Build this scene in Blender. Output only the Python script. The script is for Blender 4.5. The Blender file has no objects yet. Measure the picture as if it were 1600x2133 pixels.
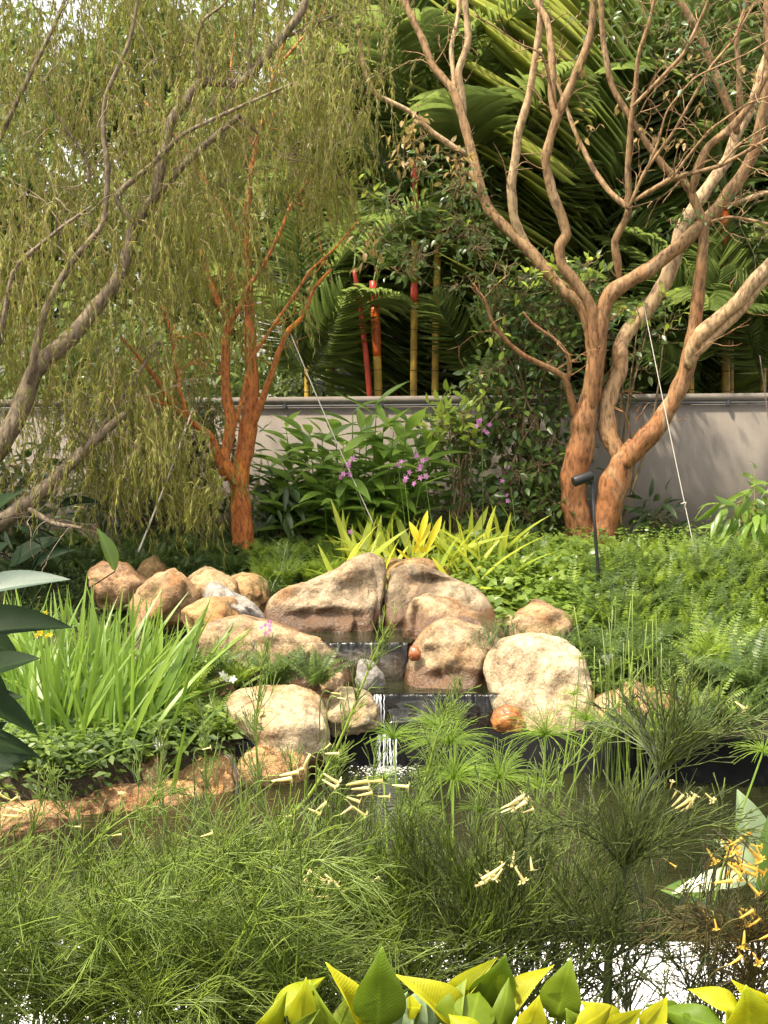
import bpy, bmesh, math, random
import numpy as np
from mathutils import Vector, Matrix, noise

# ------------------------------------------------------------------ camera, light, exposure
sc = bpy.context.scene
COL = sc.collection
F_PX, EYE, PITCH = 3080.0, 1.6, math.atan(216.5 / 3080.0)
cam = bpy.data.cameras.new('camera'); camo = bpy.data.objects.new('camera', cam); COL.objects.link(camo)
camo.location = (0, 0, EYE); camo.rotation_euler = (math.pi / 2 - PITCH, 0, 0)
cam.sensor_fit = 'HORIZONTAL'; cam.sensor_width = 36; cam.lens = 36 * F_PX / 1600
cam.clip_start = 0.05; cam.clip_end = 500
sc.camera = camo

SUN_EL, SUN_AZ = math.radians(62), math.radians(236)      # azimuth clockwise from +Y: from behind the viewer's shoulder
world = bpy.data.worlds.new('World'); sc.world = world; world.use_nodes = True
wn = world.node_tree.nodes; wl = world.node_tree.links
sky = wn.new('ShaderNodeTexSky'); sky.sky_type = 'NISHITA'; sky.sun_disc = False
sky.sun_elevation = SUN_EL; sky.sun_rotation = SUN_AZ; sky.air_density = 1.0; sky.dust_density = 4.0; sky.ozone_density = 1.0
hsv = wn.new('ShaderNodeHueSaturation'); hsv.inputs['Saturation'].default_value = 0.28          # a hazy, nearly white tropical sky
wl.new(sky.outputs[0], hsv.inputs['Color']); warm = wn.new('ShaderNodeMix'); warm.data_type = 'RGBA'; warm.blend_type = 'MULTIPLY'; warm.inputs[0].default_value = 1.0; warm.inputs[7].default_value = (1.0, 0.955, 0.86, 1)
wl.new(hsv.outputs[0], warm.inputs[6]); wl.new(warm.outputs[2], wn['Background'].inputs['Color']); wn['Background'].inputs['Strength'].default_value = 0.15
sun = bpy.data.lights.new('sun', 'SUN'); suno = bpy.data.objects.new('sun', sun); COL.objects.link(suno)
sun.energy = 2.6; sun.angle = math.radians(2.0); sun.color = (1.0, 0.88, 0.67)
sdir = Vector((math.sin(SUN_AZ) * math.cos(SUN_EL), math.cos(SUN_AZ) * math.cos(SUN_EL), math.sin(SUN_EL)))
suno.rotation_euler = sdir.to_track_quat('Z', 'Y').to_euler(); suno.location = (-6, -6, 12)
sc.view_settings.view_transform = 'Standard'; sc.view_settings.look = 'None'
sc.view_settings.exposure = 1.66; sc.view_settings.gamma = 1.0; sc.view_settings.use_curve_mapping = False
sc.render.engine = 'CYCLES'
sc.cycles.use_denoising = True
sc.cycles.use_adaptive_sampling = True; sc.cycles.adaptive_threshold = 0.02
sc.cycles.max_bounces = 6; sc.cycles.diffuse_bounces = 4; sc.cycles.glossy_bounces = 2
sc.cycles.transmission_bounces = 4; sc.cycles.transparent_max_bounces = 6
sc.cycles.caustics_reflective = False; sc.cycles.caustics_refractive = False

RN = np.random.default_rng(11)
random.seed(5)

# ------------------------------------------------------------------ helpers
_s, _c = math.sin(PITCH), math.cos(PITCH)
def P(x, y, Y):
    """a picture point (1600 x 2133) at forward distance Y -> a point of the place"""
    u = (x - 800.0) / F_PX; v = (1066.5 - y) / F_PX
    t = Y / (_c + v * _s)
    return np.array((u * t, Y, EYE + t * (v * _c - _s)))
def nz(v):
    return v / (np.linalg.norm(v, axis=-1, keepdims=True) + 1e-9)
def mk(name, V, F, smooth=True):
    """V (n,3); F: array (m,k) or a list of such arrays -> mesh"""
    if not isinstance(F, list): F = [F]
    F = [np.asarray(f, dtype=np.int32) for f in F if len(f)]
    me = bpy.data.meshes.new(name)
    V = np.asarray(V, dtype=np.float32)
    me.vertices.add(len(V)); me.vertices.foreach_set('co', V.ravel())
    li = np.concatenate([f.ravel() for f in F]); tot = np.concatenate([np.full(len(f), f.shape[1], dtype=np.int32) for f in F])
    me.loops.add(len(li)); me.loops.foreach_set('vertex_index', li)
    me.polygons.add(len(tot)); me.polygons.foreach_set('loop_start', np.concatenate(([0], np.cumsum(tot)[:-1])).astype(np.int32))
    if smooth: me.polygons.foreach_set('use_smooth', np.ones(len(tot), dtype=bool))
    me.update(calc_edges=True); me.validate()
    return me
def tag(o, label=None, cat=None, group=None, kind=None):
    if label: o['label'] = label
    if cat: o['category'] = cat
    if group: o['group'] = group
    if kind: o['kind'] = kind
    return o
def thing(name, loc, label, cat, group=None):
    o = bpy.data.objects.new(name, None); COL.objects.link(o); o.location = Vector(loc); o.empty_display_size = 0.1
    return tag(o, label, cat, group)
def obj(name, me, m=None, parent=None, M=None):
    """link a mesh; M is its place in the world, also under a parent"""
    if m is not None and (len(me.materials) == 0 or me.materials[0] != m):
        if len(me.materials) == 0: me.materials.append(m)
    o = bpy.data.objects.new(name, me); COL.objects.link(o)
    if M is not None: o.matrix_basis = M
    if parent is not None:
        o.parent = parent
        o.matrix_parent_inverse = world_of(parent).inverted()
    return o
def world_of(o):
    if o.parent is None: return o.matrix_basis.copy()
    return world_of(o.parent) @ o.matrix_parent_inverse @ o.matrix_basis
def frame(b, t, n=(0, -1, 0.3), w=1.0, L=None, thick=None):
    """matrix: local +Y runs from b to t (scaled to that length), +Z towards n, X scaled w times"""
    b = np.asarray(b, float); t = np.asarray(t, float); y = t - b; l = np.linalg.norm(y); y = y / l
    x = np.cross(y, np.asarray(n, float)); x /= np.linalg.norm(x) + 1e-9; z = np.cross(x, y)
    L = L or l
    M = Matrix.Identity(4)
    for i in range(3):
        M[i][0] = x[i] * L * w; M[i][1] = y[i] * L; M[i][2] = z[i] * (thick or L); M[i][3] = b[i]
    return M
def smooth_path(pts, n):
    """Catmull-Rom through pts (k,d) -> (n,d)"""
    p = np.asarray(pts, float); k = len(p)
    if k == 2: return p[0] + (p[1] - p[0]) * np.linspace(0, 1, n)[:, None]
    q = np.vstack([2 * p[0] - p[1], p, 2 * p[-1] - p[-2]])
    u = np.linspace(0, k - 1 - 1e-6, n); i = u.astype(int); f = (u - i)[:, None]
    a, b, c, d = q[i], q[i + 1], q[i + 2], q[i + 3]
    return 0.5 * (2 * b + (c - a) * f + (2 * a - 5 * b + 4 * c - d) * f ** 2 + (3 * b - a - 3 * c + d) * f ** 3)
def tube(path, rad, sides=8, cap=True):
    """one tube along path (n,3) with radii (n) -> V, [F...]"""
    V, F = tubes(np.asarray(path)[None], np.asarray(rad)[None], sides)
    n = len(path)
    out = [F]
    if cap:
        out.append(np.array([list(range(sides))[::-1], [(n - 1) * sides + j for j in range(sides)]]))
    return V, out
def tubes(Pt, R, sides=3):
    """many tubes: Pt (N,K,3), R (N,K) -> V, F(quads)"""
    Pt = np.asarray(Pt, float); N, K = Pt.shape[:2]
    T = nz(np.gradient(Pt, axis=1))
    ref = np.zeros_like(T); ref[...] = (0.31, 0.87, 0.38)
    bad = np.abs((T * ref).sum(-1)) > 0.93
    ref[bad] = (0.9, -0.2, 0.3)
    A = nz(np.cross(T, ref)); B = np.cross(T, A)
    ang = np.arange(sides) * 2 * math.pi / sides
    V = Pt[:, :, None] + R[:, :, None, None] * (np.cos(ang)[:, None] * A[:, :, None] + np.sin(ang)[:, None] * B[:, :, None])
    i, k, s = np.meshgrid(np.arange(N), np.arange(K - 1), np.arange(sides), indexing='ij')
    s2 = (s + 1) % sides; b = i * K * sides
    F = np.stack([b + k * sides + s, b + k * sides + s2, b + (k + 1) * sides + s2, b + (k + 1) * sides + s], -1).reshape(-1, 4)
    return V.reshape(-1, 3), F
class Geo:
    def __init__(s): s.V = []; s.F = {}; s.n = 0
    def add(s, V, F):
        for f in (F if isinstance(F, list) else [F]):
            f = np.asarray(f)
            if len(f): s.F.setdefault(f.shape[1], []).append(f + s.n)
        s.V.append(np.asarray(V, float)); s.n += len(V); return s
    def mesh(s, name, smooth=True, off=None):
        V = np.concatenate(s.V)
        if off is not None: V = V - np.asarray(off)
        return mk(name, V, [np.concatenate(f) for f in s.F.values()], smooth)
def leaf_tpl(width=0.3, n=3, fold=0.15, droop=0.15, peak=0.42, tip=1.0, heart=0.0):
    """one leaf: base at 0, tip at +Y 1"""
    V = []; F = []
    for i in range(n + 1):
        t = i / n
        if t < peak: w = math.sin(t / peak * math.pi / 2) ** (0.75 if heart == 0 else 0.45)
        else: w = max(0.0, math.cos((t - peak) / (1 - peak) * math.pi / 2)) ** tip
        w = max(w, 0.02) * width / 2
        y = t - heart * (1 - t) ** 4 * 0.0
        zc = -droop * t * t
        yb = -heart * max(0, 1 - t / 0.25) if heart else 0
        V += [(-w, y + yb, zc + fold * w * 2), (0, y, zc), (w, y + yb, zc + fold * w * 2)]
        if i:
            a = (i - 1) * 3; b = i * 3
            F += [(a, a + 1, b + 1, b), (a + 1, a + 2, b + 2, b + 1)]
    return np.array(V), np.array(F)
def diamond(width=0.14, fold=0.1, droop=0.1):
    w = width / 2
    return np.array([(0, 0, 0), (w, 0.4, fold * w), (0, 1, -droop), (-w, 0.4, fold * w)]), np.array([(0, 1, 2, 3)])
def scatter(tpl, pos, d, nrm, scl, ws=None):
    V, F = tpl; pos = np.asarray(pos); N = len(pos)
    y = nz(np.asarray(d)); x = nz(np.cross(y, nrm)); z = np.cross(x, y)
    scl = np.broadcast_to(np.asarray(scl, float), (N,)); ws = np.ones(N) if ws is None else np.broadcast_to(ws, (N,))
    W = pos[:, None] + scl[:, None, None] * (V[None, :, 0, None] * x[:, None] * ws[:, None, None] + V[None, :, 1, None] * y[:, None] + V[None, :, 2, None] * z[:, None])
    FF = F[None] + (np.arange(N) * len(V))[:, None, None]
    return W.reshape(-1, 3), FF.reshape(-1, F.shape[1])
def rdir(n): return nz(RN.normal(size=(n, 3)))
def col(c): return (c[0], c[1], c[2], 1)

# ------------------------------------------------------------------ materials
class NT:
    def __init__(s, name):
        s.m = bpy.data.materials.new(name); s.m.use_nodes = True; s.t = s.m.node_tree; s.n = s.t.nodes; s.l = s.t.links
        s.b = s.n['Principled BSDF']; s.out = s.n['Material Output']
    def N(s, ty, **kw):
        x = s.n.new(ty)
        for k, v in kw.items():
            if k in x.inputs: x.inputs[k].default_value = v
            else: setattr(x, k, v)
        return x
    def L(s, a, b): s.l.new(a, b)
    def noise(s, scale, detail=4, rough=0.55, vec=None, dist=0.0):
        x = s.N('ShaderNodeTexNoise', Scale=scale, Detail=detail, Roughness=rough, Distortion=dist)
        if vec is not None: s.L(vec, x.inputs['Vector'])
        return x
    def ramp(s, fac, stops):
        r = s.N('ShaderNodeValToRGB'); e = r.color_ramp.elements
        while len(e) < len(stops): e.new(0.5)
        for i, (p, c) in enumerate(stops): e[i].position = p; e[i].color = col(c) if len(c) == 3 else c
        s.L(fac, r.inputs[0]); return r.outputs[0]
    def mix(s, fac, a, b, bt='MIX'):
        x = s.N('ShaderNodeMix', data_type='RGBA', blend_type=bt)
        for v, i in ((fac, 0), (a, 6), (b, 7)):
            if hasattr(v, 'links'): s.L(v, x.inputs[i])
            else: x.inputs[i].default_value = v if i == 0 else col(v)
        return x.outputs[2]
    def bump(s, h, strength=0.3, dist=0.02):
        b = s.N('ShaderNodeBump', Strength=strength, Distance=dist); s.L(h, b.inputs['Height']); s.L(b.outputs[0], s.b.inputs['Normal']); return b
def leaf_mat(name, a, b, rough=0.42, trans=0.38, tcol=None, spec=0.5, vein=None, brown=0.0, vb=0.10):
    k = NT(name); g = k.N('ShaderNodeNewGeometry'); oi = k.N('ShaderNodeObjectInfo')
    s = k.N('ShaderNodeMath', operation='ADD'); k.L(g.outputs['Random Per Island'], s.inputs[0]); k.L(oi.outputs['Random'], s.inputs[1])
    f = k.N('ShaderNodeMath', operation='FRACT'); k.L(s.outputs[0], f.inputs[0])
    stops = [(0.0, a), (1.0, b)]
    if brown: stops = [(0.0, a), (1 - brown - 0.02, b), (1 - brown, (0.16, 0.10, 0.035)), (1.0, (0.22, 0.15, 0.05))]
    c = k.ramp(f.outputs[0], stops)
    tc = k.N('ShaderNodeTexCoord')
    nn = k.noise(6.0, 3, vec=g.outputs['Position'])
    mr = k.N('ShaderNodeMapRange'); mr.inputs['To Min'].default_value = 0.72; mr.inputs['To Max'].default_value = 1.25; k.L(nn.outputs[0], mr.inputs[0])
    mul = k.N('ShaderNodeVectorMath', operation='SCALE'); k.L(c, mul.inputs[0]); k.L(mr.outputs[0], mul.inputs['Scale'])
    cc = mul.outputs[0]
    if vein:
        wv = k.N('ShaderNodeTexWave', wave_type='BANDS', bands_direction='Y'); wv.inputs['Scale'].default_value = vein; wv.inputs['Distortion'].default_value = 0.6
        sx = k.N('ShaderNodeSeparateXYZ'); k.L(tc.outputs['Object'], sx.inputs[0])
        ab = k.N('ShaderNodeMath', operation='ABSOLUTE'); k.L(sx.outputs[0], ab.inputs[0])
        sub = k.N('ShaderNodeMath', operation='MULTIPLY_ADD'); k.L(ab.outputs[0], sub.inputs[0]); sub.inputs[1].default_value = -1.1; k.L(sx.outputs[1], sub.inputs[2])
        cb = k.N('ShaderNodeCombineXYZ'); k.L(sub.outputs[0], cb.inputs[1]); k.L(cb.outputs[0], wv.inputs['Vector'])
        k.bump(wv.outputs[1], vb, 0.002)
        rib = k.ramp(ab.outputs[0], [(0.0, (1.5, 1.45, 1.3)), (0.016, (1.3, 1.28, 1.2)), (0.03, (1, 1, 1))]); vn = k.ramp(wv.outputs[1], [(0.0, (0.86, 0.88, 0.86)), (0.35, (1, 1, 1))])
        bl_ = k.noise(5.0, 5, 0.65, tc.outputs['Object']); cc = k.mix(1.0, cc, k.ramp(bl_.outputs[0], [(0.3, (0.78, 0.86, 0.8)), (0.6, (1.06, 1.02, 1.0))]), 'MULTIPLY')
        cc = k.mix(1.0, k.mix(1.0, cc, rib, 'MULTIPLY'), vn, 'MULTIPLY')
    k.L(cc, k.b.inputs['Base Color']); k.b.inputs['Roughness'].default_value = rough; k.b.inputs['Specular IOR Level'].default_value = spec
    tr = k.N('ShaderNodeBsdfTranslucent')
    t2 = k.mix(0.75, cc, tcol or tuple(min(1, 2.2 * v) for v in b)); k.L(t2, tr.inputs[0])
    mx = k.N('ShaderNodeMixShader', Fac=trans); k.L(k.b.outputs[0], mx.inputs[1]); k.L(tr.outputs[0], mx.inputs[2]); k.L(mx.outputs[0], k.out.inputs[0])
    return k.m
def plain(name, c, rough=0.6, metal=0.0, var=0.0, scale=20, bump=0.0):
    k = NT(name); k.b.inputs['Roughness'].default_value = rough; k.b.inputs['Metallic'].default_value = metal
    tc = k.N('ShaderNodeTexCoord'); n = k.noise(scale, 5, vec=tc.outputs['Object'])
    k.L(k.ramp(n.outputs[0], [(0.3, tuple(v * (1 - var) for v in c)), (0.7, tuple(min(1, v * (1 + var)) for v in c))]), k.b.inputs['Base Color'])
    if bump: k.bump(n.outputs[0], bump, 0.01)
    return k.m
def bark_mat(name, low, high, patch, z0=0.8, z1=2.6, scale=9, patch_lo=0.52):
    k = NT(name); g = k.N('ShaderNodeNewGeometry'); mp = k.N('ShaderNodeMapping'); mp.inputs['Scale'].default_value = (1, 1, 0.35); k.L(g.outputs['Position'], mp.inputs[0])
    sx = k.N('ShaderNodeSeparateXYZ'); k.L(g.outputs['Position'], sx.inputs[0])
    n1 = k.noise(scale, 6, 0.6, mp.outputs[0], 0.6); n2 = k.noise(scale * 7, 5, 0.6, mp.outputs[0]); n3 = k.noise(2.2, 3, 0.5, g.outputs['Position'])
    mr = k.N('ShaderNodeMapRange'); mr.inputs['From Min'].default_value = z0; mr.inputs['From Max'].default_value = z1; k.L(sx.outputs[2], mr.inputs[0])
    ad = k.N('ShaderNodeMath', operation='MULTIPLY_ADD'); k.L(n3.outputs[0], ad.inputs[0]); ad.inputs[1].default_value = 1.2; k.L(mr.outputs[0], ad.inputs[2])
    s2 = k.N('ShaderNodeMath', operation='SUBTRACT', use_clamp=True); k.L(ad.outputs[0], s2.inputs[0]); s2.inputs[1].default_value = 0.6
    base = k.mix(s2.outputs[0], low, high)
    base = k.mix(k.ramp(n1.outputs[0], [(patch_lo, (0, 0, 0)), (patch_lo + 0.16, (1, 1, 1))]), base, patch)
    base = k.mix(k.ramp(n2.outputs[0], [(0.35, (0.55, 0.55, 0.55)), (0.7, (1.15, 1.15, 1.15))]), base, base)
    dk = k.mix(1.0, base, k.ramp(n2.outputs[0], [(0.34, (0.30, 0.27, 0.25)), (0.52, (0.85, 0.84, 0.82)), (0.7, (1.12, 1.1, 1.08))]), 'MULTIPLY')
    k.L(dk, k.b.inputs['Base Color']); k.b.inputs['Roughness'].default_value = 0.75
    a = k.N('ShaderNodeMath', operation='ADD'); k.L(n1.outputs[0], a.inputs[0]); k.L(n2.outputs[0], a.inputs[1]); k.bump(a.outputs[0], 0.55, 0.02)
    return k.m
def rock_mat(name, cream, rust, grey, rust_lo=0.5, wet=False, rough=0.8, bump=0.5, band=None):
    k = NT(name); tc = k.N('ShaderNodeTexCoord'); oi = k.N('ShaderNodeObjectInfo')
    ofs = k.N('ShaderNodeVectorMath', operation='ADD'); k.L(tc.outputs['Object'], ofs.inputs[0])
    rs = k.N('ShaderNodeVectorMath', operation='SCALE'); rs.inputs[0].default_value = (37, 19, 53); k.L(oi.outputs['Random'], rs.inputs['Scale']); k.L(rs.outputs[0], ofs.inputs[1])
    v = ofs.outputs[0]
    n1 = k.noise(3.2, 6, 0.62, v, 0.5); n2 = k.noise(5.5, 6, 0.65, v, 0.8); n3 = k.noise(60, 4, 0.7, v); n4 = k.noise(17, 5, 0.65, v); n5 = k.noise(150, 3, 0.7, v)
    c = k.mix(k.ramp(n1.outputs[0], [(rust_lo, (0, 0, 0)), (rust_lo + 0.16, (0.85, 0.85, 0.85))]), cream, rust)
    c = k.mix(k.ramp(n2.outputs[0], [(0.54, (0, 0, 0)), (0.68, (0.8, 0.8, 0.8))]), c, grey)
    n6 = k.noise(2.1, 7, 0.7, v, 1.2)
    c = k.mix(1.0, c, k.ramp(n6.outputs[0], [(0.36, (0.40, 0.36, 0.32)), (0.46, (0.80, 0.77, 0.72)), (0.58, (1.10, 1.09, 1.07))]), 'MULTIPLY')
    c = k.mix(1.0, c, k.ramp(n4.outputs[0], [(0.33, (0.50, 0.45, 0.40)), (0.55, (1, 1, 1))]), 'MULTIPLY')
    c = k.mix(1.0, c, k.ramp(n3.outputs[0], [(0.34, (0.74, 0.71, 0.68)), (0.6, (1.06, 1.05, 1.04))]), 'MULTIPLY')
    c = k.mix(1.0, c, k.ramp(n5.outputs[0], [(0.32, (0.75, 0.72, 0.7)), (0.6, (1.06, 1.06, 1.06))]), 'MULTIPLY')
    vo = k.N('ShaderNodeTexVoronoi', feature='DISTANCE_TO_EDGE'); vo.inputs['Scale'].default_value = 2.6
    dv = k.N('ShaderNodeVectorMath', operation='ADD'); k.L(v, dv.inputs[0]); k.L(n2.outputs[1], dv.inputs[1]); k.L(dv.outputs[0], vo.inputs['Vector'])
    crack = k.ramp(vo.outputs['Distance'], [(0.0, (0.30, 0.26, 0.22)), (0.022, (1, 1, 1))]); cm = k.mix(k.ramp(n1.outputs[0], [(0.48, (0, 0, 0)), (0.56, (0.9, 0.9, 0.9))]), (1, 1, 1), crack)
    c = k.mix(1.0, c, cm, 'MULTIPLY')
    c = k.mix(1.0, c, oi.outputs['Color'], 'MULTIPLY')
    if band:                                                  # tide mark left by the pool water
        gp_ = k.N('ShaderNodeNewGeometry'); sz = k.N('ShaderNodeSeparateXYZ'); k.L(gp_.outputs['Position'], sz.inputs[0])
        bz = k.N('ShaderNodeMath', operation='MULTIPLY_ADD'); k.L(n4.outputs[0], bz.inputs[0]); bz.inputs[1].default_value = -0.14; k.L(sz.outputs[2], bz.inputs[2])
        mb = k.N('ShaderNodeMapRange'); mb.inputs['From Min'].default_value = band - 0.07; mb.inputs['From Max'].default_value = band - 0.035; mb.inputs['To Min'].default_value = 1.0; mb.inputs['To Max'].default_value = 0.0; k.L(bz.outputs[0], mb.inputs[0])
        c = k.mix(mb.outputs[0], c, k.mix(n2.outputs[0], (0.16, 0.07, 0.025), (0.06, 0.045, 0.03)))
        rr = k.N('ShaderNodeMapRange'); rr.inputs['To Min'].default_value = rough; rr.inputs['To Max'].default_value = 0.3; k.L(mb.outputs[0], rr.inputs[0]); k.L(rr.outputs[0], k.b.inputs['Roughness'])
    k.L(c, k.b.inputs['Base Color']); k.b.inputs['Roughness'].default_value = rough
    if wet: k.b.inputs['Coat Weight'].default_value = 0.9; k.b.inputs['Coat Roughness'].default_value = 0.12
    a = k.N('ShaderNodeMath', operation='MULTIPLY_ADD'); k.L(n4.outputs[0], a.inputs[0]); a.inputs[1].default_value = 1.6; k.L(n3.outputs[0], a.inputs[2]); k.bump(a.outputs[0], bump, 0.028)
    return k.m

M = {}
M['boulder'] = rock_mat('boulder_stone', (0.43, 0.345, 0.235), (0.36, 0.20, 0.085), (0.235, 0.22, 0.19))
M['back_boulder'] = rock_mat('weathered_boulder_stone', (0.37, 0.305, 0.22), (0.31, 0.175, 0.08), (0.215, 0.195, 0.165), 0.5, band=0.445)
M['mid_boulder'] = rock_mat('banded_boulder_stone', (0.42, 0.34, 0.235), (0.35, 0.20, 0.085), (0.235, 0.22, 0.195), 0.48, band=0.205)
M['shore_boulder'] = rock_mat('shore_boulder_stone', (0.50, 0.43, 0.32), (0.43, 0.265, 0.125), (0.30, 0.28, 0.25), 0.52, band=-0.13)
M['grey_rock'] = rock_mat('grey_stone', (0.30, 0.30, 0.30), (0.34, 0.30, 0.25), (0.22, 0.22, 0.23), 0.58)
M['rusty_rock'] = rock_mat('rusty_stone', (0.58, 0.41, 0.22), (0.46, 0.25, 0.10), (0.30, 0.20, 0.115), 0.5, bump=0.9)
M['wet_rock'] = rock_mat('wet_stone', (0.085, 0.066, 0.045), (0.15, 0.08, 0.035), (0.05, 0.045, 0.04), 0.48, True, 0.5)
M['orange_rock'] = rock_mat('orange_wet_stone', (0.48, 0.19, 0.04), (0.40, 0.12, 0.02), (0.30, 0.14, 0.05), 0.5, True, 0.5)
M['bark_guava'] = bark_mat('smooth_peeling_bark', (0.30, 0.118, 0.038), (0.30, 0.185, 0.088), (0.44, 0.31, 0.175), 1.0, 2.9, 6, 0.55)
M['bark_pale'] = bark_mat('pale_peeling_bark', (0.40, 0.20, 0.08), (0.50, 0.36, 0.21), (0.33, 0.165, 0.065), 1.0, 2.6, 6, 0.56)
M['bark_orange'] = bark_mat('orange_flaking_bark', (0.46, 0.125, 0.022), (0.50, 0.19, 0.055), (0.75, 0.27, 0.03), 0.5, 2.6)
M['bark_willow'] = bark_mat('grey_brown_bark', (0.17, 0.13, 0.085), (0.22, 0.17, 0.115), (0.38, 0.32, 0.24), 0.5, 2.5, 7, 0.54)
M['willow'] = leaf_mat('willow_leaves', (0.13, 0.15, 0.026), (0.33, 0.34, 0.07), 0.5, 0.45, (0.52, 0.54, 0.11), brown=0.05)
M['twig'] = plain('twig_bark', (0.20, 0.14, 0.07), 0.8, var=0.3)
M['guava_leaf'] = leaf_mat('glossy_leaves', (0.04, 0.075, 0.020), (0.10, 0.155, 0.038), 0.3, 0.32)
M['young_leaf'] = leaf_mat('young_tan_leaves', (0.25, 0.15, 0.05), (0.34, 0.25, 0.09), 0.45, 0.35)
M['lime_leaf'] = leaf_mat('fresh_leaves', (0.16, 0.25, 0.035), (0.32, 0.40, 0.06), 0.35, 0.4)
M['ginger'] = leaf_mat('ginger_leaves', (0.080, 0.150, 0.026), (0.19, 0.285, 0.05), 0.35, 0.4)
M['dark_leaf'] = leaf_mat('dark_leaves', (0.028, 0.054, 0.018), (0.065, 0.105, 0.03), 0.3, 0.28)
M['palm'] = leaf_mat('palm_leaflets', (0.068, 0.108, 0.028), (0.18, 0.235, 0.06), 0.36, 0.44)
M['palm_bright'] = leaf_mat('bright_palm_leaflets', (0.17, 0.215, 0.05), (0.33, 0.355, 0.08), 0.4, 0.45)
M['far'] = leaf_mat('far_foliage', (0.06, 0.09, 0.022), (0.15, 0.195, 0.05), 0.5, 0.4)
M['iris'] = leaf_mat('iris_blades', (0.085, 0.165, 0.022), (0.20, 0.30, 0.042), 0.38, 0.42)
M['strap'] = leaf_mat('strap_leaves', (0.20, 0.28, 0.030), (0.44, 0.48, 0.055), 0.4, 0.45)
M['yellow'] = leaf_mat('yellowed_leaf', (0.60, 0.48, 0.02), (0.70, 0.60, 0.03), 0.45, 0.45)
M['fern'] = leaf_mat('fern_fronds', (0.10, 0.17, 0.022), (0.24, 0.32, 0.045), 0.45, 0.42)
M['fern_dark'] = leaf_mat('dark_fern_fronds', (0.05, 0.09, 0.024), (0.115, 0.17, 0.042), 0.45, 0.38)
M['cover'] = leaf_mat('ground_cover_leaves', (0.085, 0.145, 0.026), (0.19, 0.265, 0.045), 0.35, 0.4)
M['mondo'] = leaf_mat('dark_grass', (0.035, 0.065, 0.018), (0.085, 0.13, 0.035), 0.45, 0.3)
M['russelia'] = leaf_mat('green_branchlets', (0.085, 0.135, 0.018), (0.21, 0.285, 0.036), 0.45, 0.15)
M['russelia_dark'] = leaf_mat('dark_branchlets', (0.034, 0.052, 0.011), (0.125, 0.165, 0.03), 0.5, 0.1)
M['russelia_mid'] = leaf_mat('olive_branchlets', (0.068, 0.112, 0.015), (0.18, 0.255, 0.034), 0.45, 0.12)
M['russelia_brown'] = leaf_mat('brown_branchlets', (0.06, 0.045, 0.014), (0.13, 0.11, 0.03), 0.5, 0.1)
M['papyrus'] = leaf_mat('papyrus_rays', (0.12, 0.21, 0.025), (0.26, 0.37, 0.045), 0.45, 0.3)
M['petal'] = leaf_mat('cream_petals', (0.62, 0.55, 0.20), (0.78, 0.70, 0.38), 0.5, 0.35, (0.8, 0.7, 0.28))
M['petal_orange'] = leaf_mat('orange_petals', (0.74, 0.45, 0.05), (0.82, 0.60, 0.12), 0.5, 0.35, (0.9, 0.6, 0.1))
M['petal_white'] = leaf_mat('white_petals', (0.75, 0.75, 0.72), (0.8, 0.8, 0.78), 0.5, 0.35, (0.8, 0.8, 0.8))
M['petal_purple'] = leaf_mat('purple_petals', (0.42, 0.13, 0.40), (0.55, 0.24, 0.50), 0.5, 0.35, (0.6, 0.25, 0.55))
M['petal_yellow'] = leaf_mat('yellow_petals', (0.75, 0.50, 0.02), (0.8, 0.62, 0.04), 0.5, 0.35)
M['pothos'] = leaf_mat('lime_pothos_leaf', (0.26, 0.32, 0.012), (0.50, 0.49, 0.018), 0.48, 0.45, (0.75, 0.70, 0.02), spec=0.3, vein=7, vb=0.14)
M['pothos_green'] = leaf_mat('green_pothos_leaf', (0.11, 0.19, 0.014), (0.21, 0.285, 0.022), 0.45, 0.42, (0.42, 0.5, 0.03), spec=0.3, vein=7, vb=0.14)
M['pothos_pale'] = leaf_mat('pale_pothos_leaf', (0.24, 0.34, 0.19), (0.32, 0.42, 0.25), 0.3, 0.3, vein=9)
M['big_leaf'] = leaf_mat('shade_dark_ribbed_leaf', (0.007, 0.017, 0.007), (0.016, 0.032, 0.011), 0.55, 0.10, spec=0.08, vein=12, vb=0.15)  # near-black green: the shade over the frame-edge plant is put into the colour
M['painted_sheen_leaf'] = leaf_mat('painted_sheen_leaf', (0.055, 0.09, 0.07), (0.075, 0.12, 0.09), 0.35, 0.15, spec=0.6, vein=12, vb=0.5)  # paler bluish copy of the ribbed leaf, sheen of the light painted in
M['big_green'] = leaf_mat('ribbed_green_leaf', (0.09, 0.17, 0.035), (0.15, 0.24, 0.05), 0.3, 0.35, vein=12)
M['lily_pale'] = leaf_mat('pale_water_leaf', (0.30, 0.40, 0.22), (0.40, 0.48, 0.30), 0.22, 0.3, vein=12)
M['spot'] = plain('black_metal', (0.018, 0.018, 0.02), 0.45, 0.3)
M['glass'] = plain('lamp_glass', (0.25, 0.25, 0.25), 0.1)
M['steel'] = plain('wire_steel', (0.55, 0.50, 0.44), 0.4, 0.6)
M['darkwire'] = plain('dark_wire', (0.12, 0.09, 0.08), 0.6)
M['conduit'] = plain('conduit_pvc', (0.055, 0.058, 0.066), 0.6)
M['white_box'] = plain('white_plastic', (0.75, 0.76, 0.78), 0.4)
M['red_stem'] = plain('red_crownshaft', (0.36, 0.035, 0.014), 0.42, var=0.55, scale=7)
M['orange_stem'] = plain('orange_crownshaft', (0.56, 0.11, 0.012), 0.42, var=0.5, scale=7)
M['yellow_stem'] = plain('yellow_cane', (0.36, 0.23, 0.03), 0.5, var=0.6, scale=7)
M['ring'] = plain('cane_ring', (0.10, 0.06, 0.02), 0.7)
M['dark_panel'] = plain('dark_cladding', (0.020, 0.020, 0.024), 0.8, var=0.3, scale=3)
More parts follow.
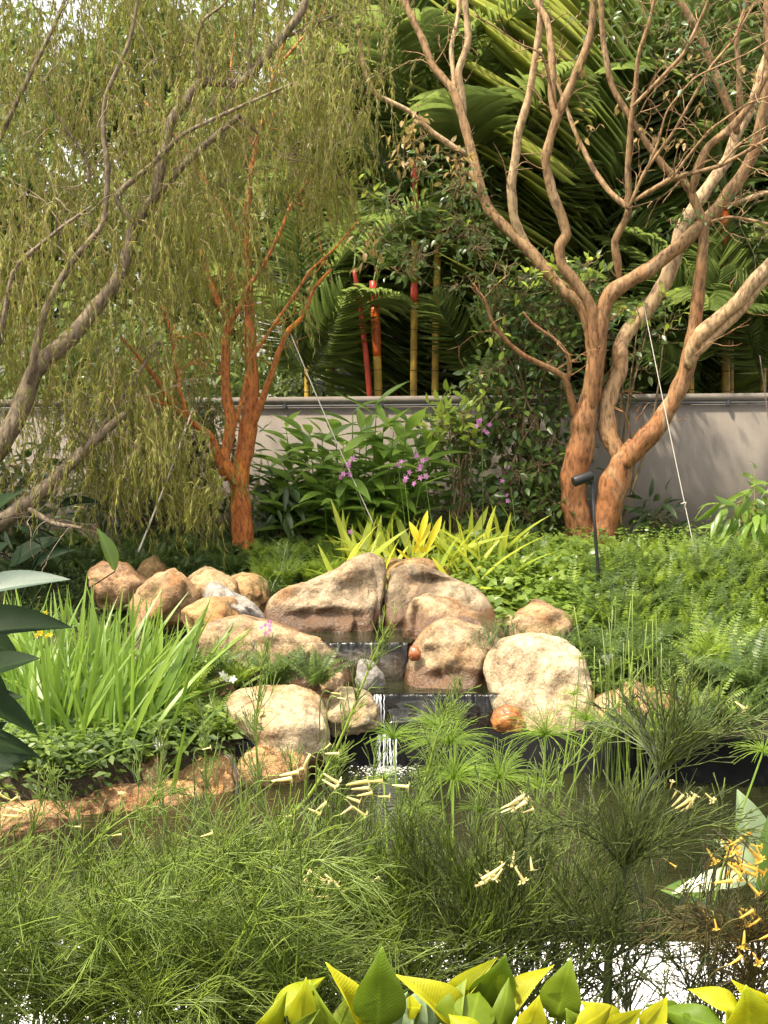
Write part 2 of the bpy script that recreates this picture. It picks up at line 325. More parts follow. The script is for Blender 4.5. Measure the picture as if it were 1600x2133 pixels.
M['pale_panel'] = plain('pale_cladding', (0.55, 0.55, 0.54), 0.6, var=0.08, scale=2)
M['liner'] = plain('pond_liner', (0.006, 0.006, 0.0065), 0.8, var=0.3, scale=12, bump=0.4); M['liner'].node_tree.nodes['Principled BSDF'].inputs['Specular IOR Level'].default_value = 0.08
M['planter'] = plain('planter_render', (0.30, 0.27, 0.24), 0.8, var=0.12, scale=8)

def wall_mat():
    k = NT('wall_render'); g = k.N('ShaderNodeNewGeometry'); n = k.noise(1.1, 5, 0.6, g.outputs['Position']); n2 = k.noise(70, 4, 0.6, g.outputs['Position'])
    mp = k.N('ShaderNodeMapping'); mp.inputs['Scale'].default_value = (9, 9, 0.6); k.L(g.outputs['Position'], mp.inputs[0]); n3 = k.noise(1.0, 4, 0.6, mp.outputs[0])
    c = k.ramp(n.outputs[0], [(0.3, (0.165, 0.143, 0.124)), (0.7, (0.208, 0.182, 0.160))])
    c = k.mix(1.0, c, k.ramp(n3.outputs[0], [(0.30, (0.88, 0.87, 0.85)), (0.56, (1, 1, 1))]), 'MULTIPLY')
    k.L(c, k.b.inputs['Base Color']); k.b.inputs['Roughness'].default_value = 0.85; k.bump(n2.outputs[0], 0.25, 0.004); return k.m
M['wall'] = wall_mat()
def path_mat():
    k = NT('pale_paving'); g = k.N('ShaderNodeNewGeometry'); n = k.noise(3, 6, 0.65, g.outputs['Position']); n2 = k.noise(60, 4, 0.6, g.outputs['Position'])
    mp = k.N('ShaderNodeMapping'); mp.inputs['Scale'].default_value = (1.2, 30, 30); k.L(g.outputs['Position'], mp.inputs[0]); n3 = k.noise(1.0, 4, 0.6, mp.outputs[0])
    c = k.ramp(n.outputs[0], [(0.3, (0.66, 0.65, 0.66)), (0.7, (0.80, 0.79, 0.80))])
    c = k.mix(1.0, c, k.ramp(n3.outputs[0], [(0.28, (0.75, 0.74, 0.75)), (0.45, (1, 1, 1))]), 'MULTIPLY')
    k.L(c, k.b.inputs['Base Color']); k.b.inputs['Roughness'].default_value = 0.7; k.bump(n2.outputs[0], 0.2, 0.003); return k.m
M['path'] = path_mat()
def soil_mat():
    k = NT('soil'); g = k.N('ShaderNodeNewGeometry'); n = k.noise(7, 8, 0.7, g.outputs['Position']); n2 = k.noise(45, 5, 0.7, g.outputs['Position'])
    k.L(k.ramp(n.outputs[0], [(0.3, (0.035, 0.025, 0.014)), (0.55, (0.07, 0.05, 0.03)), (0.75, (0.06, 0.075, 0.03))]), k.b.inputs['Base Color'])
    k.b.inputs['Roughness'].default_value = 0.95; k.bump(n2.outputs[0], 0.8, 0.03); return k.m
M['soil'] = soil_mat()
def water_mat():
    k = NT('pond_water'); g = k.N('ShaderNodeNewGeometry'); mp = k.N('ShaderNodeMapping'); mp.inputs['Scale'].default_value = (3.0, 11, 1); k.L(g.outputs['Position'], mp.inputs[0])
    n = k.noise(2.2, 4, 0.55, mp.outputs[0], 0.5); n2 = k.noise(1.6, 4, 0.6, g.outputs['Position'])
    k.L(k.ramp(n2.outputs[0], [(0.3, (0.008, 0.010, 0.004)), (0.7, (0.022, 0.024, 0.009))]), k.b.inputs['Base Color'])
    k.b.inputs['Roughness'].default_value = 0.05; k.b.inputs['IOR'].default_value = 1.33; k.bump(n.outputs[0], 0.22, 0.05); return k.m
M['water'] = water_mat()
def strand_mat():
    k = NT('broken_white_water'); k.b.inputs['Base Color'].default_value = (0.72, 0.76, 0.78, 1); k.b.inputs['Roughness'].default_value = 0.15
    tr = k.N('ShaderNodeBsdfTransparent'); mx = k.N('ShaderNodeMixShader', Fac=0.62); k.L(tr.outputs[0], mx.inputs[1]); k.L(k.b.outputs[0], mx.inputs[2]); k.L(mx.outputs[0], k.out.inputs[0]); return k.m
M['strand'] = strand_mat()
def film_mat(name, streak=0.56, gl=0.35):
    k = NT(name); tc = k.N('ShaderNodeTexCoord'); mp = k.N('ShaderNodeMapping'); mp.inputs['Scale'].default_value = (26, 4, 2.2); k.L(tc.outputs['Object'], mp.inputs[0])
    n = k.noise(1.0, 5, 0.6, mp.outputs[0], 0.3); tr = k.N('ShaderNodeBsdfTransparent', Color=(0.86, 0.88, 0.86, 1)); gs = k.N('ShaderNodeBsdfGlossy', Roughness=0.08); wf = k.N('ShaderNodeBsdfDiffuse', Color=(0.75, 0.78, 0.8, 1))
    bp = k.N('ShaderNodeBump', Strength=0.6, Distance=0.03); k.L(n.outputs[0], bp.inputs['Height']); k.L(bp.outputs[0], gs.inputs['Normal'])
    m1 = k.N('ShaderNodeMixShader'); n2 = k.noise(1.7, 4, 0.6, mp.outputs[0], 0.8); k.L(k.ramp(n2.outputs[0], [(0.58, (gl, gl, gl)), (0.74, (0.16, 0.16, 0.16))]), m1.inputs[0]); k.L(tr.outputs[0], m1.inputs[1]); k.L(gs.outputs[0], m1.inputs[2])
    m2 = k.N('ShaderNodeMixShader'); k.L(k.ramp(n.outputs[0], [(streak, (0, 0, 0)), (streak + 0.14, (0.34, 0.34, 0.34))]), m2.inputs[0]); k.L(m1.outputs[0], m2.inputs[1]); k.L(wf.outputs[0], m2.inputs[2])
    k.L(m2.outputs[0], k.out.inputs[0]); return k.m
M['film'] = film_mat('falling_water', 0.66, 0.03); M['film_white'] = film_mat('white_falling_water', 0.56, 0.08)

# ------------------------------------------------------------------ terrain, water, path
POND = np.array([(-2.6, 4.5), (3.6, 4.5), (3.6, 7.0), (1.9, 7.15), (1.15, 7.3), (0.85, 7.6), (-0.42, 7.62), (-0.62, 7.2), (-1.15, 6.85), (-1.9, 6.25), (-2.6, 5.6)])
def pond_sdf(x, y):
    d = np.full(x.shape, 1e9); inside = np.zeros(x.shape, bool); n = len(POND)
    for i in range(n):
        a, b = POND[i], POND[(i + 1) % n]; e = b - a
        wx, wy = x - a[0], y - a[1]; t = np.clip((wx * e[0] + wy * e[1]) / (e @ e), 0, 1)
        d = np.minimum(d, np.hypot(wx - e[0] * t, wy - e[1] * t))
        c = ((a[1] <= y) & (b[1] > y)) | ((b[1] <= y) & (a[1] > y))
        xi = a[0] + (y - a[1]) / (e[1] if abs(e[1]) > 1e-9 else 1e-9) * e[0]
        inside ^= c & (x < xi)
    return np.where(inside, -d, d)
def ground(x, y):
    x = np.asarray(x, float); y = np.asarray(y, float)
    bank = np.interp(y, [-50, 4.4, 6.0, 6.6, 7.6, 8.3, 9.2, 10.0, 11, 60], [-0.02, -0.02, -0.1, -0.07, -0.02, 0.14, 0.42, 0.57, 0.6, 0.6])
    t = np.clip((pond_sdf(x, y) + 0.04) / 0.12, 0, 1); t = t * t * (3 - 2 * t)
    return -0.62 + (bank + 0.62) * t + 0.015 * np.sin(x * 7.1 + y * 3) * np.sin(y * 5.3 - x * 2)
def gz(x, y): return float(ground(np.array([x]), np.array([y]))[0])
gx = np.concatenate([np.linspace(-70, -6, 14), np.linspace(-5.2, 5.2, 105), np.linspace(6, 70, 14)])
gy = np.concatenate([np.linspace(-12, 2.5, 10), np.linspace(3, 12, 120), np.linspace(13, 120, 20)])
X, Y = np.meshgrid(gx, gy); Z = ground(X.ravel(), Y.ravel())
nx = len(gx); a = (np.arange(len(gy) - 1)[:, None] * nx + np.arange(nx - 1)[None]).ravel()
tag(obj('ground', mk('ground', np.stack([X.ravel(), Y.ravel(), Z], -1), np.stack([a, a + 1, a + nx + 1, a + nx], -1)), M['soil']), kind='structure')
def sheet(name, pts, z, m, nxs=2):
    return tag(obj(name, mk(name, [(p[0], p[1], z) for p in pts], [np.array([list(range(len(pts)))])]), M[m]), kind='structure')
sheet('pond_water', [(-3.2, 4.42), (4.2, 4.42), (4.2, 7.9), (-3.2, 7.9)], -0.23, 'water')
def box(x0, x1, y0, y1, z0, z1, bev=0.0):
    bm = bmesh.new(); bmesh.ops.create_cube(bm, size=1)
    for v in bm.verts: v.co = Vector(((x0 + x1) / 2 + v.co.x * (x1 - x0), (y0 + y1) / 2 + v.co.y * (y1 - y0), (z0 + z1) / 2 + v.co.z * (z1 - z0)))
    if bev: bmesh.ops.bevel(bm, geom=bm.edges[:], offset=bev, segments=2, affect='EDGES')
    me = bpy.data.meshes.new('box'); bm.to_mesh(me); bm.free(); return me
pth = tag(bpy.data.objects.new('path', None), kind='structure'); COL.objects.link(pth)
xs = [-4.4, -3.1, -1.93, -0.74, 0.46, 1.65, 2.83, 4.3]
for i in range(7):
    obj('paving_slab', box(xs[i] + 0.004, xs[i + 1] - 0.004, 3.30, 4.395 - 0.012 * i, -0.12, 0.0 - 0.003 * (i % 2), 0.006), M['path'], pth)
    obj('paving_slab', box(xs[i] + 0.3, xs[i + 1] + 0.292, 2.2, 3.292, -0.12, -0.002 * (i % 3), 0.006), M['path'], pth)
pl = thing('planter', (0, 1.5, 0), 'low rendered planter holding the flowering foreground plants', 'planter')
obj('planter_wall', box(-2.6, 2.6, 0.95, 2.04, 0, 0.70, 0.01), M['planter'], pl)
obj('soil', box(-2.52, 2.52, 1.02, 1.97, 0.6, 0.73, 0.02), M['soil'], pl)

# ------------------------------------------------------------------ garden wall
wall = thing('garden_wall', (0.3, 11, 0.5), 'taupe rendered garden wall with flat coping behind the planting', 'wall')
def wall_y(x): return 11.15 - 0.09 * x
def strip(x0, x1, dy0, dy1, z0, z1, n=26):
    """a straight-run solid that follows the wall's slight turn; z's are (left, right) pairs"""
    V = []; F = []
    for i in range(n + 1):
        x = x0 + (x1 - x0) * i / n; f = i / n; y = wall_y(x)
        a0 = z0[0] + (z0[1] - z0[0]) * f; a1 = z1[0] + (z1[1] - z1[0]) * f
        V += [(x, y + dy0, a0), (x, y + dy1, a0), (x, y + dy1, a1), (x, y + dy0, a1)]
        if i:
            p = (i - 1) * 4; q = i * 4
            F += [(p, q, q + 3, p + 3), (p + 1, p + 2, q + 2, q + 1), (p + 3, q + 3, q + 2, p + 2), (p, p + 1, q + 1, q)]
    return mk('strip', V, [np.array(F), np.array([(0, 3, 2, 1), (n * 4, n * 4 + 1, n * 4 + 2, n * 4 + 3)])], False)
obj('wall_panel', strip(-4.5, 6.0, 0, 0.16, (0.3, 0.3), (1.60, 1.68)), M['wall'], wall)
obj('coping', strip(-4.5, 6.0, -0.008, 0.17, (1.602, 1.682), (1.655, 1.735)), M['wall'], wall)
V, F = tube([(x, wall_y(x) - 0.014, 1.585 + 0.08 * (x + 4.5) / 10.5) for x in np.linspace(-4.4, 5.9, 30)], np.full(30, 0.009), 8)
cd = obj('conduit', mk('conduit', V, F), M['conduit'], wall)
clip = box(-0.012, 0.012, -0.02, 0.012, -0.02, 0.02, 0.004)
for x in (-0.75, -0.02, 1.05, 2.53, 3.6, -1.9):
    obj('clip', clip, M['conduit'], cd, Matrix.Translation((x, wall_y(x) - 0.018, 1.585 + 0.08 * (x + 4.5) / 10.5)))

# ------------------------------------------------------------------ boulders
def outline_fn(pts, Y, sharp=0.35):
    w = np.array([P(x, y, Y)[[0, 2]] for x, y in pts])
    # closed Catmull-Rom
    k = len(w); out = []
    for i in range(k):
        a, b, c, e = w[(i - 1) % k], w[i], w[(i + 1) % k], w[(i + 2) % k]
        for f in np.linspace(0, 1, 12, endpoint=False):
            sm = 0.5 * (2 * b + (c - a) * f + (2 * a - 5 * b + 4 * c - e) * f ** 2 + (3 * b - a - 3 * c + e) * f ** 3); out.append(sm * (1 - sharp) + sharp * (b + (c - b) * f))
    out = np.array(out); C = (out.min(0) + out.max(0)) / 2
    th = np.arctan2(out[:, 1] - C[1], out[:, 0] - C[0]); r = np.hypot(*(out - C).T); o = np.argsort(th)
    return C, (lambda t: np.interp(t, th[o], r[o], period=2 * math.pi)), out
def ico(sub):
    bm = bmesh.new(); bmesh.ops.create_icosphere(bm, subdivisions=sub, radius=1)
    V = np.array([v.co[:] for v in bm.verts]); F = np.array([[v.index for v in f.verts] for f in bm.faces]); bm.free(); return V, F
ICO = {s: ico(s) for s in (3, 4, 5)}
def boulder_mesh(pts, Y, depth, sub=5, rough=0.05, boxy=0.78, seed=0, lean=0.0, fine=0.012, dents=()):
    C, R0_, _ = outline_fn(pts, Y, 0.7 if sub == 4 else 0.45); grow = 1.10 if sub == 4 else 1.03; R = lambda t_: R0_(t_) * grow
    V, F = ICO[sub]; th = np.arctan2(V[:, 2], V[:, 0]); rho = np.hypot(V[:, 0], V[:, 2]); b = V[:, 1]
    r = R(th) * rho ** boxy; bb = np.sign(b) * np.abs(b) ** boxy * depth
    size = R(np.linspace(-3, 3, 30)).mean()
    # the top leans away from the viewer so that the upper surface catches the sky
    W = np.stack([np.cos(th) * r, bb, np.sin(th) * r], -1); W[:, 1] += lean * W[:, 2]
    N = nz(W * np.array((1, size / depth, 1)))
    disp = np.empty(len(W))
    for i, w in enumerate(W):
        p = Vector((w / size * 1.1).tolist()) + Vector((seed * 3.7, seed * 1.9, seed * 5.1))
        disp[i] = rough * noise.fractal(p, 0.9, 2.1, 4) + rough * 0.6 * (0.35 - abs(noise.noise(p * 1.7 + Vector((9, 2, 4))))) + fine * noise.fractal(p * 9, 0.8, 2.2, 3)
    Rf = np.random.default_rng(int(seed * 13 + 5))
    for _ in range(7 if sub == 5 else 13):
        nn = nz(Rf.normal(0, 1, 3) * np.array((0.8, 0.3, 0.8)) + np.array((0, -0.9, 0.25))); sd = (W / np.array((size, depth, size))) @ nn; cc = Rf.uniform(0.52, 0.8) if sub == 5 else Rf.uniform(0.42, 0.7)
        W = W - nn * (np.maximum(0, sd - cc) * (0.85 if sub == 5 else 0.95))[:, None] * np.array((size * 0.5, depth, size * 0.5))
    face = np.abs(b) ** 0.5                                  # keep the traced outline, work on the faces
    W = W + N * (disp * size * 1.6 * (0.35 + 0.65 * face))[:, None]
    for (cx, cy, rx, ry, dd) in dents:
        wy = W[:, 1] + Y; px = 800 + (W[:, 0] + C[0]) / wy * F_PX; py = 850 + (EYE - (W[:, 2] + C[1])) / wy * F_PX
        W[:, 1] += dd * np.exp(-((px - cx) / rx) ** 2 - ((py - cy) / ry) ** 2) * np.clip(-b * 3, 0, 1)
    return W, F, np.array((C[0], Y + 0.0, C[1]))
def boulder(label, pts, Y, depth, m='boulder', tint=(1, 1, 1), name='boulder', group='boulders around the cascade', **kw):
    if kw.get('sub') == 4: kw['rough'] = max(0.2, kw.get('rough', 0)); kw.setdefault('boxy', 0.55); kw.setdefault('lean', 0.35); kw.setdefault('fine', 0.022)
    W, F, C = boulder_mesh(pts, Y, depth, **kw)
    o = obj(name, mk(name, W, F), M[m], None, Matrix.Translation(C)); o.color = col(tint)
    return tag(o, label, 'rock', group)
B = 'boulders around the cascade'
boulder('largest rounded tan boulder with hollow face at back of the cascade', [(556, 1290), (575, 1250), (620, 1218), (700, 1188), (740, 1166), (775, 1163), (803, 1180), (812, 1215), (812, 1300), (808, 1370), (700, 1372), (600, 1365), (562, 1330)], 8.45, 0.24, 'back_boulder', tint=(1.0, 0.97, 0.92), seed=1, rough=0.13, lean=0.25, dents=[(745, 1232, 42, 34, 0.1), (690, 1285, 90, 10, 0.05), (640, 1250, 40, 22, 0.04)])
boulder('tan boulder with dark crease on its shoulder, right against the largest boulder', [(812, 1215), (822, 1195), (850, 1187), (890, 1188), (935, 1200), (985, 1225), (1020, 1262), (1040, 1300), (1030, 1360), (900, 1375), (812, 1370), (806, 1300)], 8.50, 0.26, 'back_boulder', tint=(1.0, 0.98, 0.93), seed=2, rough=0.12, lean=0.3, dents=[(905, 1214, 55, 13, 0.08), (850, 1270, 16, 50, 0.04)])
boulder('flat reddish rock peeping over the two back boulders', [(795, 1215), (800, 1180), (830, 1171), (880, 1171), (925, 1182), (945, 1205), (930, 1250), (820, 1250)], 8.95, 0.2, tint=(0.9, 0.72, 0.55), seed=3, sub=4)
boulder('speckled orange boulder with hooked dark notch beside upper pool', [(846, 1340), (847, 1285), (862, 1252), (895, 1243), (935, 1255), (985, 1275), (1030, 1292), (1050, 1330), (1040, 1400), (920, 1410), (855, 1400)], 8.16, 0.2, 'back_boulder', tint=(1.2, 1.1, 0.95), seed=4, rough=0.13, lean=0.2, dents=[(872, 1285, 13, 34, 0.09), (960, 1330, 40, 18, 0.04)])
boulder('tan boulder with grey lower face beside the middle pool', [(852, 1420), (858, 1380), (880, 1330), (905, 1305), (945, 1297), (1000, 1308), (1045, 1335), (1070, 1380), (1070, 1450), (1050, 1500), (900, 1495), (860, 1460)], 7.86, 0.2, 'mid_boulder', tint=(0.95, 0.9, 0.8), seed=5, rough=0.12, lean=0.25, dents=[(955, 1420, 45, 26, 0.06), (900, 1360, 34, 14, 0.04)])
boulder('brightest cream egg-shaped boulder in front of the cascade', [(1016, 1415), (1024, 1372), (1058, 1342), (1110, 1330), (1170, 1338), (1210, 1365), (1230, 1410), (1242, 1470), (1246, 1530), (1200, 1570), (1110, 1575), (1050, 1545), (1028, 1470)], 7.6, 0.21, 'shore_boulder', tint=(1.2, 1.14, 1.05), seed=6, rough=0.09, lean=0.3, dents=[(1075, 1500, 30, 22, 0.05), (1190, 1440, 40, 26, 0.03)])
boulder('low orange-topped boulder half hidden in ferns beyond the cream boulder', [(1048, 1300), (1080, 1280), (1125, 1267), (1170, 1275), (1222, 1302), (1225, 1350), (1140, 1370), (1050, 1360)], 8.25, 0.2, tint=(1.0, 0.88, 0.75), seed=7, sub=4)
boulder('long cream boulder sloping down to the middle pool', [(420, 1325), (455, 1300), (510, 1288), (560, 1302), (620, 1325), (690, 1350), (740, 1380), (770, 1402), (785, 1445), (760, 1500), (650, 1500), (520, 1440), (440, 1400)], 7.95, 0.2, 'mid_boulder', tint=(1.12, 1.03, 0.92), seed=8, rough=0.1, lean=0.3, dents=[(640, 1390, 70, 16, 0.06), (560, 1350, 40, 14, 0.04)])
boulder('grey stone at the lower tip of the long sloping boulder', [(742, 1400), (752, 1383), (775, 1385), (795, 1405), (800, 1430), (780, 1455), (750, 1450)], 7.72, 0.07, 'grey_rock', seed=9, sub=4)
boulder('grey pointed rock wedged among the tan rocks', [(402, 1275), (415, 1240), (435, 1222), (460, 1232), (500, 1252), (545, 1275), (575, 1300), (560, 1340), (440, 1340)], 8.3, 0.15, 'grey_rock', (1.25, 1.2, 1.15), seed=10, sub=4, rough=0.12)
boulder('ochre rock with flat top in front of the grey pointed rock', [(385, 1300), (395, 1268), (415, 1253), (450, 1250), (482, 1258), (492, 1285), (488, 1340), (400, 1350)], 8.1, 0.14, tint=(1.0, 0.80, 0.52), seed=11, sub=4, rough=0.12, boxy=0.62)
boulder('square-cut orange rock next to the largest boulder', [(472, 1205), (510, 1199), (545, 1202), (555, 1225), (553, 1275), (500, 1290), (470, 1260)], 8.75, 0.14, tint=(1.0, 0.82, 0.58), seed=12, sub=4, boxy=0.55, rough=0.1)
boulder('low tan rock with a pale chip on top', [(380, 1240), (395, 1208), (425, 1194), (455, 1200), (485, 1220), (490, 1275), (400, 1290)], 8.62, 0.15, tint=(1.0, 0.9, 0.75), seed=13, sub=4)
boulder('peaked tan rock at the iris leaf tips', [(262, 1262), (290, 1230), (320, 1207), (352, 1196), (380, 1212), (400, 1245), (400, 1300), (280, 1310)], 8.5, 0.16, tint=(1.05, 0.88, 0.72), seed=14, sub=4, rough=0.1)
boulder('reddish elongated rock farthest along the bank', [(183, 1215), (186, 1185), (205, 1170), (235, 1175), (275, 1195), (300, 1215), (300, 1265), (200, 1270)], 8.85, 0.15, tint=(1.0, 0.80, 0.68), seed=15, sub=4)
boulder('small ochre rock poking out of dark grass', [(282, 1200), (292, 1178), (318, 1163), (335, 1180), (345, 1205), (330, 1230), (290, 1230)], 9.2, 0.1, tint=(0.9, 0.75, 0.5), seed=16, sub=4, rough=0.12)
boulder('smooth cream block with rounded shoulder by the waterside', [(478, 1500), (479, 1462), (500, 1450), (560, 1443), (630, 1442), (662, 1455), (682, 1490), (690, 1560), (680, 1620), (560, 1630), (490, 1600)], 7.32, 0.2, 'shore_boulder', tint=(1.2, 1.15, 1.05), seed=17, rough=0.08, boxy=0.62, lean=0.15, dents=[(655, 1520, 22, 50, 0.03), (520, 1560, 50, 20, 0.05)])
boulder('tan rock hidden behind flower stems beside lower fall', [(684, 1500), (690, 1460), (715, 1435), (755, 1440), (785, 1470), (797, 1510), (775, 1535), (700, 1545)], 7.45, 0.13, 'shore_boulder', tint=(0.88, 0.85, 0.72), seed=18, sub=4)
boulder('pinkish rock under the small white blooms', [(392, 1440), (405, 1415), (440, 1403), (475, 1412), (482, 1450), (470, 1490), (400, 1490)], 7.72, 0.12, tint=(1.25, 1.08, 0.98), seed=19, sub=4)
boulder('small bright stone beside long sloping boulder', [(668, 1415), (680, 1402), (705, 1405), (718, 1425), (700, 1450), (672, 1445)], 7.62, 0.06, tint=(1.25, 1.1, 0.98), seed=20, sub=4)
E = 'rusty edging rocks of the pond'
boulder('rough rust-coloured rock overhanging the dark water', [(462, 1600), (490, 1570), (540, 1557), (600, 1552), (640, 1562), (642, 1600), (630, 1645), (560, 1660), (480, 1660)], 7.18, 0.16, 'rusty_rock', (1.15, 1.05, 0.9), group=E, seed=21, rough=0.12, boxy=0.6, fine=0.03)
boulder('ochre pitted ledge rock in the middle of the pond edging', [(350, 1640), (362, 1600), (395, 1585), (440, 1572), (480, 1580), (500, 1620), (490, 1670), (370, 1690)], 7.05, 0.16, 'rusty_rock', (1.25, 1.15, 1.0), group=E, seed=22, rough=0.12, boxy=0.6, fine=0.03)
boulder('upright white-topped rock on the pond edging', [(272, 1640), (280, 1590), (295, 1570), (322, 1566), (340, 1590), (348, 1650), (300, 1680)], 6.95, 0.1, 'boulder', (1.15, 1.0, 0.9), group=E, seed=23, sub=4, boxy=0.62, rough=0.09)
boulder('long low brown ledge rock below the iris clump', [(130, 1690), (160, 1660), (230, 1645), (310, 1635), (370, 1650), (390, 1700), (300, 1735), (150, 1750)], 6.75, 0.16, 'rusty_rock', (1.05, 0.95, 0.92), group=E, seed=24, rough=0.08, boxy=0.6, fine=0.02)
boulder('reddish brown ledge rock nearest the viewer on the pond edging', [(-120, 1740), (-60, 1700), (30, 1685), (110, 1683), (165, 1700), (175, 1750), (100, 1790), (-80, 1800)], 6.35, 0.2, 'rusty_rock', (1.0, 0.85, 0.8), group=E, seed=25, rough=0.08, boxy=0.6, fine=0.02)
boulder('flat brown ledge stone wedged between the low ledge rocks', [(60, 1720), (75, 1692), (120, 1676), (180, 1668), (225, 1680), (235, 1730), (150, 1755), (80, 1760)], 6.6, 0.16, 'rusty_rock', (1.1, 0.95, 0.88), group=E, seed=32, rough=0.08, boxy=0.6, fine=0.02)
boulder('tawny ledge stone tucked under the white-topped rock', [(300, 1680), (315, 1645), (350, 1630), (395, 1632), (420, 1660), (410, 1700), (330, 1710)], 6.85, 0.14, 'rusty_rock', (1.2, 1.05, 0.95), group=E, seed=33, rough=0.08, boxy=0.6, fine=0.02)
boulder('glossy wet orange stone under the lower fall', [(1027, 1510), (1032, 1485), (1055, 1476), (1080, 1483), (1090, 1505), (1080, 1525), (1040, 1527)], 7.42, 0.07, 'orange_rock', (1, 1, 1), seed=26, sub=4, rough=0.04)
boulder('small wet red stone lodged beside the upper fall', [(851, 1365), (855, 1347), (868, 1345), (878, 1358), (874, 1375), (858, 1378)], 7.78, 0.04, 'orange_rock', (0.8, 0.6, 0.6), seed=27, sub=3)
boulder('pinkish rock behind the dark flowering bush', [(1228, 1500), (1260, 1455), (1320, 1440), (1390, 1450), (1430, 1500), (1420, 1560), (1240, 1570)], 7.45, 0.18, tint=(1.1, 0.92, 0.8), seed=28, sub=4)
boulder('pale stone buried in ferns below the white box', [(1330, 1420), (1345, 1402), (1375, 1400), (1395, 1415), (1392, 1440), (1340, 1445)], 7.9, 0.1, tint=(1.1, 1.0, 0.85), seed=29, sub=4)
# wet weir stones, pools, falling water
boulder('dark wet weir stone under the upper fall', [(630, 1360), (634, 1341), (740, 1339), (846, 1340), (856, 1350), (858, 1430), (850, 1460), (740, 1465), (640, 1460)], 8.02, 0.10, 'wet_rock', (1.35, 1.2, 1.0), seed=30, boxy=0.45, rough=0.08, name='weir_stone', group='weir stones of the cascade')
boulder('black wet weir stone under the wide lower fall', [(748, 1478), (753, 1455), (800, 1446), (850, 1450), (905, 1445), (960, 1449), (1010, 1445), (1050, 1450), (1064, 1468), (1066, 1530), (1050, 1620), (900, 1630), (760, 1620)], 7.68, 0.12, 'wet_rock', (0.8, 0.72, 0.7), seed=31, boxy=0.45, rough=0.09, name='weir_stone', group='weir stones of the cascade')
sheet('upper_pool_water', [P(590, 1341, 7.93)[:2], P(858, 1341, 7.93)[:2], (0.19, 8.4), (-0.62, 8.4)], P(740, 1337, 7.95)[2], 'water')
sheet('middle_pool_water', [P(740, 1446, 7.57)[:2], P(1062, 1446, 7.57)[:2], (0.66, 8.0), (-0.17, 8.0)], P(900, 1444, 7.58)[2], 'water')
def fall(x0, x1, y_top, y_bot, Y, name, label, m, back=0.12, seed=0, throw=0.05):
    nxs, nzs = 60, 22; V = []
    for j in range(nzs + 1):
        f = j / nzs
        for i in range(nxs + 1):
            x = x0 + (x1 - x0) * i / nxs
            if f < 0.25: yy = y_top; dep = Y + back * (1 - f / 0.25)
            else: g = (f - 0.25) / 0.75; yy = y_top + (y_bot - y_top) * g; dep = Y - throw * math.sqrt(g)
            p = P(x, yy, Y); w = noise.noise(Vector((x * 0.06, f * 1.2, seed)))
            V.append((p[0], dep - 0.014 * w - 0.006 * noise.noise(Vector((x * 0.21, f * 0.6, seed + 9))), p[2] + (0.006 if f < 0.25 else 0.006 * (1 - min(1, g * 4))) + 0.004 * w))
    a = (np.arange(nzs)[:, None] * (nxs + 1) + np.arange(nxs)[None]).ravel()
    return tag(obj(name, mk(name, V, np.stack([a, a + 1, a + nxs + 2, a + nxs + 1], -1)), M[m]), label, 'waterfall')
fall(640, 848, 1338, 1428, 7.90, 'waterfall', 'thin upper sheet of water sliding into the middle pool', 'film', seed=1)
fall(800, 1056, 1446, 1560, 7.55, 'waterfall', 'wide dark lower sheet of water with glinting lip', 'film', seed=2)
def strands(x0, x1, y_top, y_bot, Y, n, label, seed):
    R = np.random.default_rng(seed); g = Geo()
    for k in range(n):
        x = R.uniform(x0, x1); m = 12; t = np.linspace(0, 1, m); thr = R.uniform(0.02, 0.09); e = R.uniform(0.75, 1.0) if k % 3 else 1.0
        path = np.array([P(x + R.normal(0, 0.7) + 1.5 * math.sin(x * 0.3 + f * 1.5), y_top + (y_bot - y_top) * f * e, Y - thr * math.sqrt(f)) for f in t])
        r = 0.0016 + 0.0035 * R.uniform(0.3, 1) * np.abs(np.sin(t * R.uniform(4, 9) + R.uniform(0, 6))) * (0.5 + 0.5 * t); g.add(*tube(path, r, 5))
    return tag(obj('waterfall', g.mesh('waterfall'), M['strand']), label, 'waterfall')
strands(757, 800, 1447, 1530, 7.55, 13, 'white rivulet pouring beside the wide lower fall', 3)
strands(776, 828, 1530, 1600, 7.44, 18, 'foaming last drop of the cascade into the pond', 4)
gf = Geo(); V0, F0 = ICO[3]; V0, F0 = ico(1)
for i in range(520):
    c = P(RN.normal(802, 26), 1598 + abs(RN.normal(0, 9)), 7.36 + RN.normal(0, 0.05)); c[1] += RN.normal(0, 0.05); c[2] = -0.229 + abs(RN.normal(0, 0.009)); r = RN.uniform(0.001, 0.0042)
    gf.add(V0 * r * np.array((1.6, 1.6, 0.8)) + c, F0)
tag(obj('foam', gf.mesh('foam'), M['petal_white']), 'white foam churned up where the fall meets the pond', 'foam', kind='stuff')
